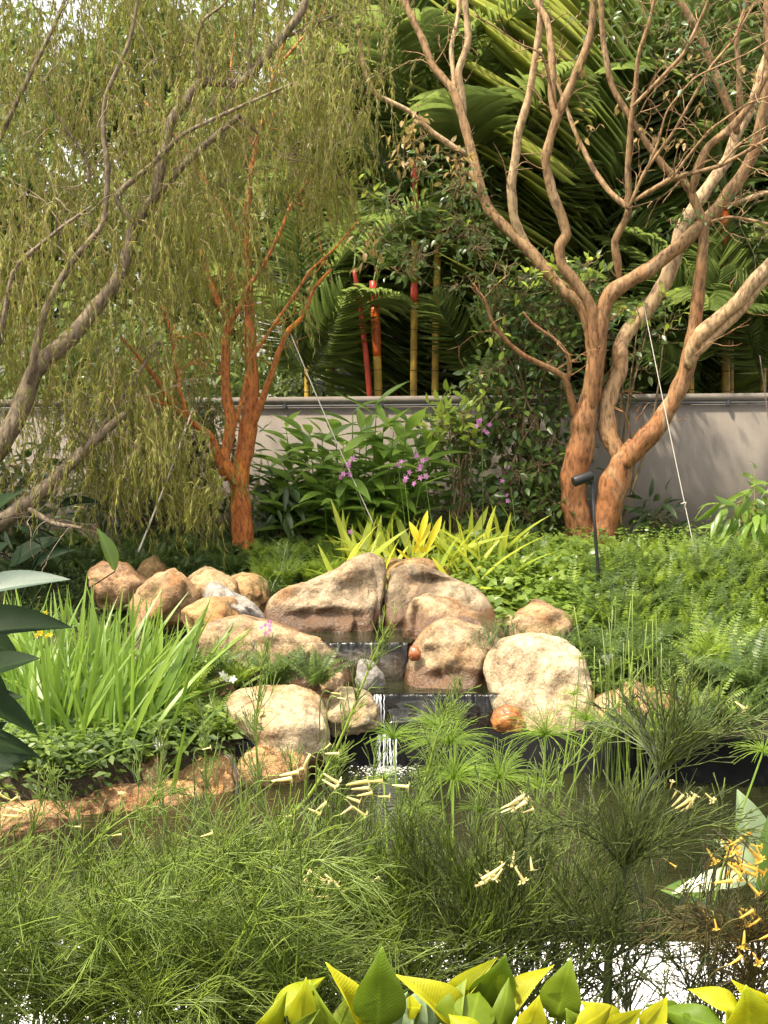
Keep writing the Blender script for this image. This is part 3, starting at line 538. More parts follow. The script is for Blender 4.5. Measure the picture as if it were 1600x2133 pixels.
# pond liner face behind the water
V = []
LN = [(-0.72, 7.05), (-0.45, 7.46), (0.3, 7.46), (0.5, 7.36), (1.0, 7.33), (1.3, 7.2), (1.9, 7.08), (3.7, 6.9)]
LX = np.linspace(-0.72, 3.7, 70); LY = np.interp(LX, [p[0] for p in LN], [p[1] for p in LN]); LN = list(zip(LX, LY))
for x, y in LN:
    w1, w2 = noise.noise(Vector((x * 3.1, 0, 0))), noise.noise(Vector((x * 7.3, 5, 0)))
    y = y + 0.035 * w1; V += [(x, y - 0.03 + 0.02 * w2, -0.5), (x, y, (-0.04 if x < 1 else -0.06) + 0.028 * w1 + 0.014 * w2), (x, y + 0.12, -0.03)]
F = [(3 * i + j, 3 * i + 3 + j, 3 * i + 4 + j, 3 * i + 1 + j) for i in range(len(LN) - 1) for j in range(2)]
tag(obj('pond_liner', mk('pond_liner', V, np.array(F)), M['liner']), kind='structure')

# ------------------------------------------------------------------ traced limbs
BR = {}
def limb(parent, name, pts, Y0, Y1, w0, w1, m, sides=10, wob=0.06, ease=1.0):
    """pts in picture pixels; depth runs Y0..Y1; widths in pixels -> one tapered, slightly knobbly limb"""
    n = max(8, len(pts) * 5); s = smooth_path(pts, n); pl_ = np.asarray(pts, float); u_ = np.linspace(0, len(pl_) - 1, n); s = 0.45 * s + 0.55 * np.stack([np.interp(u_, np.arange(len(pl_)), pl_[:, d_]) for d_ in (0, 1)], -1)
    L = np.concatenate(([0], np.cumsum(np.hypot(*np.diff(s, axis=0).T)))); t = L / L[-1]
    Yv = Y0 + (Y1 - Y0) * t ** ease
    path = np.array([P(s[i, 0], s[i, 1], Yv[i]) for i in range(n)])
    r = (np.interp(t, np.linspace(0, 1, len(w0)), w0) if isinstance(w0, (list, tuple)) else w0 + (w1 - w0) * t) / 2 * Yv / F_PX
    if name == 'branch': r = r * np.interp(t, [0, 0.07], [0.55, 1.0])
    sd = RN.uniform(0, 100)
    r = r * np.array([1 + wob * 2 * noise.noise(Vector((sd, L[i] * 0.03, 0))) for i in range(n)])
    V, F = tube(path, r, sides)
    V = V.reshape(n, sides, 3); 
    for i in range(n):
        for j in range(sides):
            p = V[i, j]; V[i, j] = path[i] + (p - path[i]) * (1 + 0.16 * noise.noise(Vector((p * 9).tolist()) + Vector((sd, 0, 0))))
    o = obj(name, mk(name, V.reshape(-1, 3), F), M[m], parent)
    BR.setdefault(parent.name, []).append((path, r))
    return o
# --- smooth-barked spreading tree
gt = thing('smooth_bark_tree', P(1220, 1160, 10.2), 'spreading multi-stemmed tree with smooth peeling tan and orange bark', 'tree')
K = 'bark_guava'
limb(gt, 'trunk', [(1216, 1185), (1212, 1130), (1198, 1060), (1192, 1000), (1204, 955), (1214, 915), (1216, 875), (1234, 810), (1244, 740), (1243, 690), (1240, 650)], 10.2, 10.15, [84, 62, 54, 53, 56, 54, 48, 42, 36, 26, 8], 0, K, 16)
limb(gt, 'trunk', [(1240, 1185), (1250, 1130), (1268, 1060), (1282, 1000), (1300, 955), (1315, 915)], 10.2, 10.15, [80, 60, 56, 58, 62, 50, 10], 0, K, 16)
A = [
 ([(1232, 850), (1240, 780), (1246, 720), (1254, 655), (1272, 612), (1300, 590), (1350, 562), (1425, 505), (1490, 440), (1535, 380), (1570, 320), (1590, 230), (1602, 120), (1600, 20), (1610, -80)], 10.15, 9.7, 36, 18),
 ([(1228, 850), (1236, 790), (1236, 730), (1224, 665), (1208, 632), (1160, 590), (1110, 530), (1065, 485), (1020, 440), (1000, 390), (985, 325), (965, 250), (945, 190), (900, 135), (880, 80), (850, 20), (830, -60)], 10.15, 10.6, 32, 12),
 ([(1232, 850), (1238, 790), (1240, 730), (1236, 655), (1222, 622), (1200, 590), (1172, 555), (1166, 515), (1180, 488), (1170, 450), (1150, 400), (1136, 335), (1146, 290), (1162, 240), (1195, 165), (1225, 90), (1235, 40), (1238, -60)], 10.12, 9.8, 29, 13),
 ([(1158, 250), (1150, 200), (1150, 150), (1148, 100), (1140, 45), (1118, 5), (1090, -60)], 9.9, 10.1, 18, 12),
 ([(1110, 530), (1085, 490), (1070, 450), (1065, 385), (1075, 325), (1080, 275), (1100, 210), (1115, 125), (1125, 50), (1127, -60)], 10.35, 10.0, 22, 11),
 ([(1292, 594), (1286, 545), (1281, 502), (1310, 440), (1308, 350), (1315, 250), (1325, 175), (1330, 115), (1355, 40), (1370, -40)], 10.1, 9.6, 17, 7),
 ([(1310, 432), (1345, 355), (1400, 280), (1440, 210), (1480, 140), (1530, 80), (1570, 10)], 9.85, 9.5, 8, 4),
 ([(1312, 436), (1270, 400), (1235, 350), (1200, 280), (1180, 225), (1160, 170)], 9.88, 10.3, 14, 7),
 ([(1318, 222), (1375, 165), (1425, 110), (1470, 15), (1480, -30)], 9.7, 9.5, 9, 5),
 ([(1318, 420), (1400, 372), (1500, 345), (1600, 290), (1660, 260)], 9.85, 9.4, 11, 6),
 ([(1200, 880), (1190, 830), (1176, 786), (1140, 765), (1090, 740), (1055, 710), (1025, 670), (1010, 625), (985, 590)], 10.18, 9.8, 18, 5),
 ([(1182, 800), (1187, 770), (1185, 742), (1160, 710), (1110, 675), (1090, 650)], 10.1, 9.9, 10, 5),
 ([(1300, 970), (1268, 905), (1264, 850), (1276, 808), (1292, 768), (1292, 722), (1312, 685), (1350, 642), (1390, 580), (1410, 520), (1420, 475), (1450, 425), (1485, 375), (1515, 335), (1532, 285), (1565, 225), (1585, 150), (1620, 60)], 10.18, 10.5, [54, 40, 37, 34, 32, 32, 32, 30, 30, 28, 26, 25, 23, 21, 19, 17, 15, 13], 0),
 ([(1298, 968), (1335, 925), (1372, 885), (1405, 830), (1430, 770), (1446, 690), (1456, 600), (1464, 520), (1466, 465), (1447, 420), (1434, 390), (1390, 355), (1345, 295), (1310, 240), (1275, 180), (1257, 90), (1250, -30)], 10.12, 9.75, [60, 44, 38, 36, 33, 28, 25, 22, 20, 18, 16, 15, 14, 13, 12, 11, 10], 0),
 ([(1440, 402), (1455, 350), (1475, 305), (1525, 265), (1565, 215), (1600, 150)], 9.82, 9.6, 20, 12),
 ([(1434, 765), (1452, 705), (1500, 662), (1540, 625), (1580, 575), (1630, 525), (1700, 470)], 9.98, 9.6, 34, 26),
 ([(1442, 745), (1500, 690), (1550, 640), (1600, 575), (1660, 520)], 9.94, 9.7, 18, 20),
 ([(1536, 278), (1522, 235), (1495, 165), (1465, 90), (1445, 50), (1415, 0), (1390, -60)], 10.4, 10.2, 20, 14),
 ([(1545, 255), (1540, 190), (1540, 150), (1535, 75), (1555, 10), (1560, -50)], 10.42, 10.2, 14, 9),
 ([(1500, 432), (1530, 425), (1565, 412), (1600, 400), (1650, 385)], 9.95, 9.6, 12, 8),
 ([(1478, 462), (1520, 452), (1560, 457), (1600, 466), (1650, 480)], 9.85, 9.5, 7, 5),
 ([(985, 326), (950, 310), (900, 275), (850, 230), (785, 198), (760, 150), (745, 60)], 10.45, 10.2, 14, 8),
 ([(966, 255), (962, 195), (955, 150), (975, 90), (973, 40), (963, -40)], 10.5, 10.4, 17, 13),
 ([(948, 195), (940, 100), (955, 30), (955, -40)], 10.5, 10.6, 11, 8),
 ([(1162, 236), (1130, 115), (1080, 90), (1030, 55), (985, 30)], 9.9, 9.6, 6, 3),
 ([(1400, 372), (1430, 330), (1480, 270), (1560, 215), (1640, 190)], 9.7, 9.4, 6, 3),
 ([(1345, 355), (1370, 300), (1390, 230), (1450, 160), (1560, 110), (1640, 60)], 9.7, 9.4, 5, 3),
 ([(1500, 345), (1540, 300), (1600, 262)], 9.55, 9.4, 5, 3),
]
for i_, (pts, y0, y1, a, b) in enumerate(A): limb(gt, 'branch', pts, y0, y1, a, b, 'bark_pale' if i_ in (4, 12, 15, 16, 19, 21, 22, 23) else K, 12 if isinstance(a, list) or a > 30 else 8)
# --- orange-barked tree
ot = thing('orange_bark_tree', P(510, 1175, 9.95), 'small upright tree with vivid orange flaking bark and wispy foliage', 'tree')
K = 'bark_orange'
limb(ot, 'trunk', [(512, 1185), (508, 1140), (504, 1080), (500, 1040), (498, 1000), (508, 950), (520, 870), (526, 800), (522, 725), (520, 650), (516, 560), (514, 480), (520, 380), (535, 290), (552, 240), (572, 150), (600, 60)], 9.95, 10.1, [60, 46, 40, 39, 38, 30, 27, 24, 21, 18, 16, 14, 12, 10, 8, 7, 6], 0, K, 14, ease=1.5)
A = [
 ([(498, 1010), (478, 985), (466, 960), (477, 910), (480, 870), (470, 815), (470, 715), (475, 670), (450, 620), (435, 580), (420, 520)], 9.9, 9.7, 34, 11),
 ([(474, 680), (500, 640), (515, 600), (545, 560), (585, 480), (607, 425), (645, 375)], 9.8, 10.2, 14, 6),
 ([(472, 1000), (455, 960), (440, 910), (400, 880), (365, 850), (330, 795), (290, 745), (250, 700)], 9.9, 9.4, 24, 6),
 ([(362, 850), (330, 838), (295, 822)], 9.6, 9.4, 8, 4),
 ([(395, 878), (372, 800), (358, 710), (345, 640)], 9.65, 9.5, 9, 4),
 ([(520, 900), (540, 850), (560, 795), (580, 735), (600, 690), (630, 660), (655, 600), (690, 560)], 9.95, 9.6, 22, 6),
 ([(488, 900), (505, 825), (525, 745), (565, 685), (620, 605), (645, 565), (700, 515), (745, 460)], 9.85, 9.5, 12, 4),
 ([(516, 520), (470, 440), (430, 380), (380, 300), (300, 210)], 10.05, 10.2, 12, 4),
 ([(530, 310), (500, 230), (480, 160), (490, 60)], 10.05, 10.3, 9, 4),
 ([(570, 150), (620, 90), (680, 20)], 10.1, 10.3, 9, 4),
]
for pts, y0, y1, a, b in A: limb(ot, 'branch', pts, y0, y1, a * 0.82, b * 0.9, K, 10)
# --- weeping tree
wt = thing('weeping_tree', P(-260, 1240, 9.0), 'large leaning weeping tree with grey limbs and curtains of narrow olive leaves', 'tree')
K = 'bark_willow'
A = [
 ('trunk', [(-260, 1250), (-150, 1180), (0, 1090), (65, 1040), (110, 1000), (195, 920), (260, 860)], 9.0, 9.1, 60, 16),
 ('trunk', [(-230, 1200), (-140, 1080), (-60, 980), (0, 930), (40, 860), (75, 770), (150, 700), (200, 640), (250, 575), (280, 475), (310, 425), (375, 350), (435, 295), (500, 240)], 9.0, 9.2, 62, 12),
 ('branch', [(60, 800), (80, 700), (100, 630), (150, 545), (215, 465), (225, 350), (215, 280), (220, 200), (270, 85), (290, -20)], 9.0, 8.8, 18, 7),
 ('branch', [(285, 470), (240, 410), (320, 340), (380, 280), (450, 245), (550, 200), (620, 170)], 9.1, 8.8, 15, 5),
 ('branch', [(320, 420), (350, 270), (365, 240), (420, 170), (500, 175), (530, 145), (590, 75), (625, 30), (650, -30), (690, -100)], 9.1, 9.3, 26, 16),
 ('branch', [(418, 172), (410, 90), (425, 40), (470, 5), (480, -50)], 9.15, 9.0, 9, 5),
 ('branch', [(520, 150), (520, 100), (525, 50), (532, -30)], 9.2, 9.1, 8, 5),
 ('branch', [(185, 390), (185, 345), (160, 300), (110, 230), (85, 160)], 8.9, 8.6, 8, 3),
 ('branch', [(-140, 1080), (-60, 900), (0, 700), (30, 560), (120, 480), (190, 430)], 9.0, 8.7, 22, 6),
 ('branch', [(-60, 900), (-80, 600), (-40, 380), (40, 200), (110, 60), (160, -60)], 8.9, 9.2, 20, 7),
 ('branch', [(60, 1060), (110, 1090), (170, 1100)], 9.0, 8.8, 14, 8),
 ('branch', [(190, 925), (240, 850), (300, 760), (340, 700)], 9.1, 9.3, 10, 4),
 ('branch', [(590, 78), (640, 60), (665, 45), (740, 20)], 9.25, 9.4, 10, 5),
 ('branch', [(500, 240), (560, 300), (600, 330), (650, 340)], 9.2, 9.3, 7, 3),
]
for nm, pts, y0, y1, a, b in A: limb(wt, nm, pts, y0 - 0.17, y1 - 0.17, a * 0.95, b * 0.95, K, 10)

def side_twigs(tree, n, m, L=(0.15, 0.5), seed=1, rmax=0.035, up=0.5):
    R = np.random.default_rng(seed); P1 = []
    limbs = [(p, r) for p, r in BR[tree.name] if r.min() < rmax]
    for k in range(n):
        p, r = limbs[int(R.integers(0, len(limbs)))]; ok = np.where(r < rmax)[0]; i = int(R.choice(ok[:-1])) if len(ok) > 1 else len(p) - 2
        i = min(i, len(p) - 2); T = nz(p[i + 1] - p[i]); d = nz(T * 0.6 + nz(R.normal(0, 1, 3)) * 0.8 + np.array((0, 0, up * 0.6))); l = R.uniform(*L); q = p[i]
        pts = [q]; 
        for j in range(5): d = nz(d + R.normal(0, 0.22, 3)); q = q + d * l / 5; pts.append(q)
        P1.append(pts)
        for _ in range(2):
            j = int(R.integers(1, 5)); d2 = nz(d + R.normal(0, 0.7, 3)); l2 = l * R.uniform(0.3, 0.6); q2 = pts[j]; p2 = [q2]
            for _j in range(5): d2 = nz(d2 + R.normal(0, 0.22, 3)); q2 = q2 + d2 * l2 / 5; p2.append(q2)
            P1.append(p2)
    P1 = np.array(P1); V, F = tubes(P1, np.linspace(0.0042, 0.0013, 6)[None].repeat(len(P1), 0) * R.uniform(0.6, 1.2, (len(P1), 1)), 4)
    tag(obj('side_twigs', mk('side_twigs', V, F), M[m], tree), kind='stuff')
side_twigs(gt, 150, 'bark_guava', seed=5)
side_twigs(ot, 60, 'bark_orange', (0.12, 0.4), seed=6)
side_twigs(wt, 90, 'bark_willow', (0.2, 0.6), seed=7, up=0.1)
# ------------------------------------------------------------------ weeping curtains: twigs with narrow leaves
def in_poly(x, y, poly):
    inside = np.zeros(x.shape, bool); n = len(poly)
    for i in range(n):
        (ax, ay), (bx, by) = poly[i], poly[(i + 1) % n]
        c = ((ay <= y) & (by > y)) | ((by <= y) & (ay > y))
        inside ^= c & (x < ax + (y - ay) / ((by - ay) or 1e-9) * (bx - ax))
    return inside
def curtain(tree, poly, n_clump, per, Y0, Y1, leafm, tlen=(0.18, 0.5), lsize=(0.045, 0.095), spread=0.13, per_twig=22, seed=3):
    R = np.random.default_rng(seed)
    px = np.array(poly); lo, hi = px.min(0), px.max(0); pts = []
    while len(pts) < n_clump:
        q = R.uniform(lo, hi, (n_clump * 3, 2)); q = q[in_poly(q[:, 0], q[:, 1], poly)]; pts += q.tolist()
    pts = np.array(pts[:n_clump]); dep = R.uniform(Y0, Y1, n_clump)
    C = np.array([P(x, y, d) for (x, y), d in zip(pts, dep)])
    wgt = R.gamma(2.0, 0.5, n_clump); cnt = np.maximum(2, (per * wgt)).astype(int)
    base = np.repeat(C, cnt, 0) + R.normal(0, spread, (cnt.sum(), 3)) * np.array((1.15, 1.2, 0.85)); N = len(base)
    tone = np.repeat(R.uniform(0, 1, n_clump), cnt)
    # the limb a clump hangs from gives the twigs their outward start
    out = nz(np.repeat(R.normal(0, 1, (n_clump, 3)), cnt, 0) * np.array((1, 1, 0.4)) + R.normal(0, 0.6, (N, 3)))
    Lt = R.uniform(*tlen, N); Kp = 6; t = np.linspace(0, 1, Kp)
    path = base[:, None] + Lt[:, None, None] * (out[:, None] * (0.55 * t * (1 - 0.35 * t))[None, :, None] + np.array((0, 0, 1.0)) * (0.12 * t - 0.95 * t ** 1.7)[None, :, None])
    path += (R.normal(0, 0.010, path.shape)) * t[None, :, None]
    tv, tf = tubes(path, np.linspace(0.0026, 0.0009, Kp)[None].repeat(N, 0), 3)
    # leaves along each twig
    f = R.uniform(0.08, 1.0, (N, per_twig)) * (Kp - 1.001); i = f.astype(int); fr = (f - i)[..., None]
    ar = np.arange(N)[:, None]; pos = path[ar, i] * (1 - fr) + path[ar, i + 1] * fr; tan = nz(path[ar, i + 1] - path[ar, i])
    pos = pos.reshape(-1, 3); tan = tan.reshape(-1, 3); n = len(pos)
    d = nz(tan * 0.75 + nz(R.normal(0, 1, (n, 3))) * 0.55 + np.array((0, 0, -0.5)))
    lv, lf = scatter(diamond(0.125, 0.2, 0.12), pos, d, nz(R.normal(0, 1, (n, 3)) + np.array((0, -0.5, 0.8))), R.uniform(*lsize, n), R.uniform(0.8, 1.3, n))
    tag(obj('twigs', mk('twigs', tv, tf), M['twig'], tree), kind='stuff')
    tag(obj('crown', mk('crown', lv, lf), M[leafm], tree), kind='stuff')
WP = [(-420, -330), (800, -330), (800, 60), (770, 200), (700, 330), (560, 330), (480, 420), (420, 480), (300, 560), (240, 640), (280, 760), (310, 850), (240, 900), (120, 900), (20, 800), (-420, 900)]
curtain(wt, WP, 450, 12, 8.6, 9.8, 'willow', (0.18, 0.5), (0.022, 0.055), 0.14, 34, seed=3)
curtain(wt, [(-60, 800), (200, 800), (330, 850), (420, 900), (430, 980), (300, 1010), (100, 980), (-60, 960)], 40, 10, 8.7, 9.5, 'willow', (0.15, 0.4), (0.022, 0.055), 0.13, 30, seed=13)
OP = [(330, 180), (740, 150), (750, 330), (690, 420), (640, 480), (600, 520), (560, 640), (480, 700), (360, 820), (250, 800), (300, 600), (330, 400)]
curtain(ot, OP, 110, 9, 9.5, 10.5, 'willow', (0.15, 0.4), (0.03, 0.065), 0.12, 26, seed=4)
curtain(ot, [(180, 860), (300, 840), (420, 930), (470, 1000), (400, 1060), (200, 1000)], 26, 8, 9.1, 9.8, 'willow', (0.15, 0.4), (0.03, 0.065), 0.12, 26, seed=5)

curtain(ot, [(290, 790), (440, 770), (500, 830), (490, 960), (420, 980), (320, 940)], 24, 9, 9.9, 10.6, 'willow', (0.15, 0.35), (0.022, 0.055), 0.11, 28, seed=15)
# ------------------------------------------------------------------ sprays of leaves on the smooth-barked tree
def sprays(tree, centres, m, n_leaf=26, r=0.12, size=(0.05, 0.085), tpl=None, name='crown', seed=1, hang=0.2):
    R = np.random.default_rng(seed); tpl = tpl or leaf_tpl(0.42, 3, 0.12, 0.2); g = Geo(); tw = []
    for c in centres:
        c = np.asarray(c); k = max(3, int(n_leaf * R.uniform(0.6, 1.4)))
        pos = c + R.normal(0, r, (k, 3)) * np.array((1, 1, 0.8)); d = nz((pos - c) + R.normal(0, 0.06, (k, 3)) + np.array((0, -0.02, -hang * r)))
        g.add(*scatter(tpl, pos, d, nz(R.normal(0, 0.55, (k, 3)) + np.array((0, -0.25, 1))), R.uniform(*size, k), R.uniform(0.8, 1.2, k)))
        for q in pos[: k // 2]: tw.append(np.array([c + (q - c) * f + np.array((0, 0, -0.03)) * math.sin(f * 3.1) for f in (0, 0.33, 0.66, 1.0)]))
    o = tag(obj(name, g.mesh(name), M[m], tree), kind='stuff')
    V, F = tubes(np.array(tw), np.linspace(0.0035, 0.0012, 4)[None].repeat(len(tw), 0), 3)
    tag(obj('twigs', mk('twigs', V, F), M['twig'], tree), kind='stuff')
    return o
R0 = np.random.default_rng(21)
def spots(poly, n, Y0, Y1, R=R0):
    px = np.array(poly); lo, hi = px.min(0), px.max(0); out = []
    while len(out) < n:
        q = R.uniform(lo, hi)
        if in_poly(np.array([q[0]]), np.array([q[1]]), poly)[0]: out.append(P(q[0], q[1], R.uniform(Y0, Y1)))
    return out
sprays(gt, spots([(830, 330), (930, 290), (1010, 420), (1060, 520), (1000, 600), (880, 600), (790, 520), (760, 430)], 32, 10.2, 11.0), 'guava_leaf', 22, 0.09, (0.045, 0.08), seed=2)
sprays(gt, spots([(820, 240), (900, 250), (960, 330), (1040, 380), (1050, 430), (850, 330), (760, 500), (770, 600), (810, 620), (800, 520)], 16, 10.1, 10.7), 'young_leaf', 9, 0.05, (0.05, 0.085), seed=3, hang=2.0)
sprays(gt, spots([(1180, -50), (1620, -50), (1620, 330), (1500, 200), (1350, 150), (1200, 60)], 46, 9.4, 10.4), 'guava_leaf', 10, 0.09, (0.04, 0.07), seed=4)
sprays(gt, spots([(1200, 300), (1350, 450), (1600, 380), (1600, 500), (1350, 480)], 14, 9.6, 10.2), 'guava_leaf', 8, 0.06, (0.04, 0.07), seed=6)
sprays(gt, spots([(1100, 100), (1600, 100), (1600, 250), (1400, 320), (1150, 330)], 14, 9.6, 10.2), 'young_leaf', 5, 0.04, (0.05, 0.08), seed=5, hang=2.0)

# ------------------------------------------------------------------ palms behind the wall
def frond_mesh(L=1.7, pairs=34, ll=0.55, droop=0.9, seed=0, wid=0.034, vee=0.25, rk=1.0):
    """rachis leaves the origin along +Y and arches towards -Z; leaflets on both sides"""
    R = np.random.default_rng(seed); n = 24; t = np.linspace(0, 1, n)
    ang = 0.25 - droop * t ** 1.3
    d = np.stack([0.06 * np.sin(t * 3 + seed), np.cos(ang), np.sin(ang)], -1); path = np.concatenate(([[0, 0, 0]], np.cumsum(d[:-1] * L / (n - 1), 0)))
    g = Geo(); V, F = tube(path, np.linspace(0.014, 0.003, n) * rk, 5); g.add(V, F)
    pos = []; dr = []; nr = []; sz = []
    T = nz(np.gradient(path, axis=0)); S = nz(np.cross(T, (0, 0, 1.0))); U = np.cross(S, T)
    for k in range(pairs):
        f = 0.16 + 0.84 * k / (pairs - 1); x = f * (n - 1); i = min(int(x), n - 2); p = path[i] + (path[i + 1] - path[i]) * (x - i)
        env = (0.45 + 0.55 * math.sin(min(1.0, (f - 0.1) / 0.5) * math.pi / 2)) * (1 - 0.62 * max(0, (f - 0.6) / 0.4) ** 1.5)
        for s in (-1, 1):
            fw = 0.45 + 0.75 * f ** 2
            dd = S[i] * s + T[i] * fw + U[i] * (vee + 0.08 * R.normal()) + R.normal(0, 0.05, 3)
            pos.append(p); dr.append(nz(dd)); nr.append(nz(U[i] - S[i] * s * vee + R.normal(0, 0.1, 3))); sz.append(ll * env * R.uniform(0.92, 1.05))
    tpl = leaf_tpl(1.0, 4, 0.18, 0.35, 0.3, 0.8)
    sz = np.array(sz); g.add(*scatter(tpl, np.array(pos), np.array(dr), np.array(nr), sz, wid / sz * 1.2))
    return g.mesh('frond')
FR = [frond_mesh(1.5, 23, 0.50, 0.8, 1, 0.024), frond_mesh(1.8, 25, 0.55, 1.0, 2, 0.024), frond_mesh(1.35, 21, 0.46, 0.55, 3, 0.024), frond_mesh(1.65, 24, 0.52, 1.2, 4, 0.024)]
FB = [frond_mesh(2.0, 27, 0.6, 0.9, 5, 0.027, 0.4), frond_mesh(1.8, 25, 0.62, 1.3, 6, 0.027, 0.45)]
for me in FR: me.materials.append(M['palm'])
for me in FB: me.materials.append(M['palm_bright'])
def put_frond(parent, p, az, el, roll, me, s=1.0):
    Mx = Matrix.Translation(Vector(p)) @ Matrix.Rotation(-az, 4, 'Z') @ Matrix.Rotation(el, 4, 'X') @ Matrix.Rotation(roll, 4, 'Y') @ Matrix.Scale(s, 4)
    return obj('frond', me, None, parent, Mx)
RP = np.random.default_rng(31)
def palm(label, px, top_px, Y, w, secs, n_fr, s=1.0, meshes=None, el=(0.3, 1.15), lean=0, group='red-stemmed palms behind the wall'):
    """secs: list of (material, picture row where it ends), from the ground upwards"""
    b = P(px, 860, Y); t = thing('lipstick_palm', (b[0], b[1], 0.6), label, 'palm', group)
    rows = [1040] + [r for _, r in secs]
    for k, (m, r1) in enumerate(secs):
        y0, y1 = rows[k], r1; n = max(3, int((y0 - y1) / 14))
        path = []; rr = []
        for i in range(n + 1):
            yy = y0 + (y1 - y0) * i / n; f = (1040 - yy) / (1040 - top_px)
            path.append(P(px + lean * f * f, yy, Y)); rr.append(w / 2 * Y / F_PX * (1 + (0.18 if m != 'yellow_stem' else 0.0) * math.sin(math.pi * i / n)) * (1 - 0.012 * k))
        V, F = tube(path, rr, 10); nm = 'stem' if m == 'yellow_stem' else 'crownshaft'
        o = obj(nm, mk(nm, V, F), M[m], t)
        if m == 'yellow_stem':
            for i in range(1, n, 3):
                V, F = tube([path[i] - np.array((0, 0, 0.004)), path[i] + np.array((0, 0, 0.004))], [rr[i] * 1.05] * 2, 10); obj('stem_ring', mk('stem_ring', V, F), M['ring'], o)
    top = P(px + lean, top_px, Y)
    for k in range(n_fr):
        az = k * 2.399 + RP.uniform(-0.3, 0.3)
        put_frond(t, top + np.array((0, 0, -0.05 * (k % 3))), az, RP.uniform(*el), RP.uniform(-0.3, 0.3), (meshes or FR)[int(RP.integers(0, len(meshes or FR)))], s * RP.uniform(0.85, 1.15))
    return t
Yc, Rd, Og = 'yellow_stem', 'red_stem', 'orange_stem'
palm('palm with yellow cane and long orange crownshaft rising just over wall', 792, 590, 11.7, 17, [(Yc, 742), (Og, 640), (Rd, 585)], 2, 0.55, el=(0.9, 1.3), lean=-14)
palm('thin all-red palm shoot leaning away from the orange crownshaft', 778, 560, 11.65, 10, [(Rd, 560)], 2, 0.7, lean=-40, el=(0.5, 1.0))
palm('tall palm with yellow-green cane nearest the orange crownshaft', 861, 340, 11.75, 15, [(Yc, 630), (Rd, 590), (Yc, 490), (Rd, 340)], 6, 0.85, lean=6, el=(0.5, 1.2))
palm('tall palm with yellow cane and dark red crownshaft behind glossy leaves', 905, 300, 11.85, 15, [(Yc, 420), (Rd, 300)], 6, 0.9, lean=14, el=(0.5, 1.2))
palm('short dark red palm stem between the yellow canes', 825, 640, 12.9, 16, [(Rd, 640)], 5, 0.8, el=(0.4, 1.0))
palm('palm with slim red crownshaft seen through the spreading branches', 1035, 420, 11.9, 12, [(Yc, 600), (Rd, 420)], 6, 0.9, el=(0.5, 1.2))
palm('palm with orange crownshaft beyond the forked limb', 1512, 400, 11.9, 17, [(Yc, 520), (Og, 440), (Rd, 400)], 6, 0.95, el=(0.4, 1.2))
palm('palm with red foot standing behind the trunk fork', 1330, 330, 12.6, 12, [(Rd, 740), (Yc, 470), (Rd, 330)], 6, 1.0)
palm('palm whose yellow cane shows low beyond the wall end', 1522, 560, 12.1, 12, [(Yc, 640), (Rd, 560)], 7, 0.9, el=(0.2, 1.0))
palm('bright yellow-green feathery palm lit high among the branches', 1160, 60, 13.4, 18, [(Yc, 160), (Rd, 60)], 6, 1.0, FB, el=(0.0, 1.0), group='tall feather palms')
palm('tall dark feather palm arching over the top of scene', 1000, 120, 14.0, 18, [(Yc, 260), (Rd, 120)], 4, 1.1, el=(-0.1, 1.0), group='tall feather palms')
palm('tall feather palm with broad dark fronds beside frame edge', 1640, 150, 13.2, 18, [(Yc, 300), (Rd, 150)], 5, 1.1, el=(-0.2, 1.0), group='tall feather palms')
palm('feather palm filling the gap above the forked limb', 1390, 170, 14.2, 18, [(Yc, 300), (Rd, 170)], 4, 1.1, el=(-0.2, 1.0), group='tall feather palms')
palm('feather palm drooping behind the orange-barked tree', 690, 330, 13.4, 14, [(Yc, 440), (Rd, 330)], 6, 1.0, el=(-0.1, 1.0), group='tall feather palms')
palm('low young palm fanning just over the wall near its end', 1440, 700, 11.9, 12, [(Yc, 740), (Rd, 700)], 8, 0.8, el=(0.2, 1.2), group='low young palms over the wall')
palm('low young palm fanning behind the thick forked trunk', 1590, 720, 11.9, 12, [(Yc, 760), (Rd, 720)], 8, 0.85, el=(0.2, 1.2), group='low young palms over the wall')
palm('low young palm with drooping fronds behind dark shrub', 985, 690, 12.0, 12, [(Yc, 740), (Rd, 690)], 7, 0.7, el=(0.2, 1.2), group='low young palms over the wall')
palm('low young palm beside the dark cladding', 640, 700, 12.1, 12, [(Yc, 760), (Rd, 700)], 7, 0.75, el=(0.2, 1.2), group='low young palms over the wall')

FH = [frond_mesh(1.0, 34, 0.42, 0.45, 11, 0.019, 0.12, 0.7), frond_mesh(1.0, 38, 0.38, 0.7, 12, 0.018, 0.2, 0.7), frond_mesh(1.0, 32, 0.46, 0.3, 13, 0.020, 0.05, 0.7)]
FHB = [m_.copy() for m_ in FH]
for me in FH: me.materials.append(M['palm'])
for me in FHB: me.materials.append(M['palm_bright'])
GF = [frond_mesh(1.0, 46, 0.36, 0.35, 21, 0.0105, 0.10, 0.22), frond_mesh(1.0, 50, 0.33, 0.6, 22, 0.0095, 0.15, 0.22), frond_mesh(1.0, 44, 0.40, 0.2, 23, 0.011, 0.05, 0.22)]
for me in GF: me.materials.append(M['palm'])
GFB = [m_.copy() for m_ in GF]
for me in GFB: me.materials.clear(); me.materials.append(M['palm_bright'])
def giant(label, px, Y, tips):
    b = P(px, 900, Y); b[2] = 0.6; t = thing('stemless_palm', b, label, 'palm', 'giant stemless palms behind the wall')
    for (tx, ty, k, br) in tips:
        bb = b + np.array((RP.normal(0, 0.08), RP.normal(0, 0.08), 0)); obj('frond', (GFB if br else GF)[k], None, t, frame(bb, P(tx, ty, Y + RP.uniform(-0.7, 0.3)), (RP.normal(0, 0.35), -1, 0.25)))
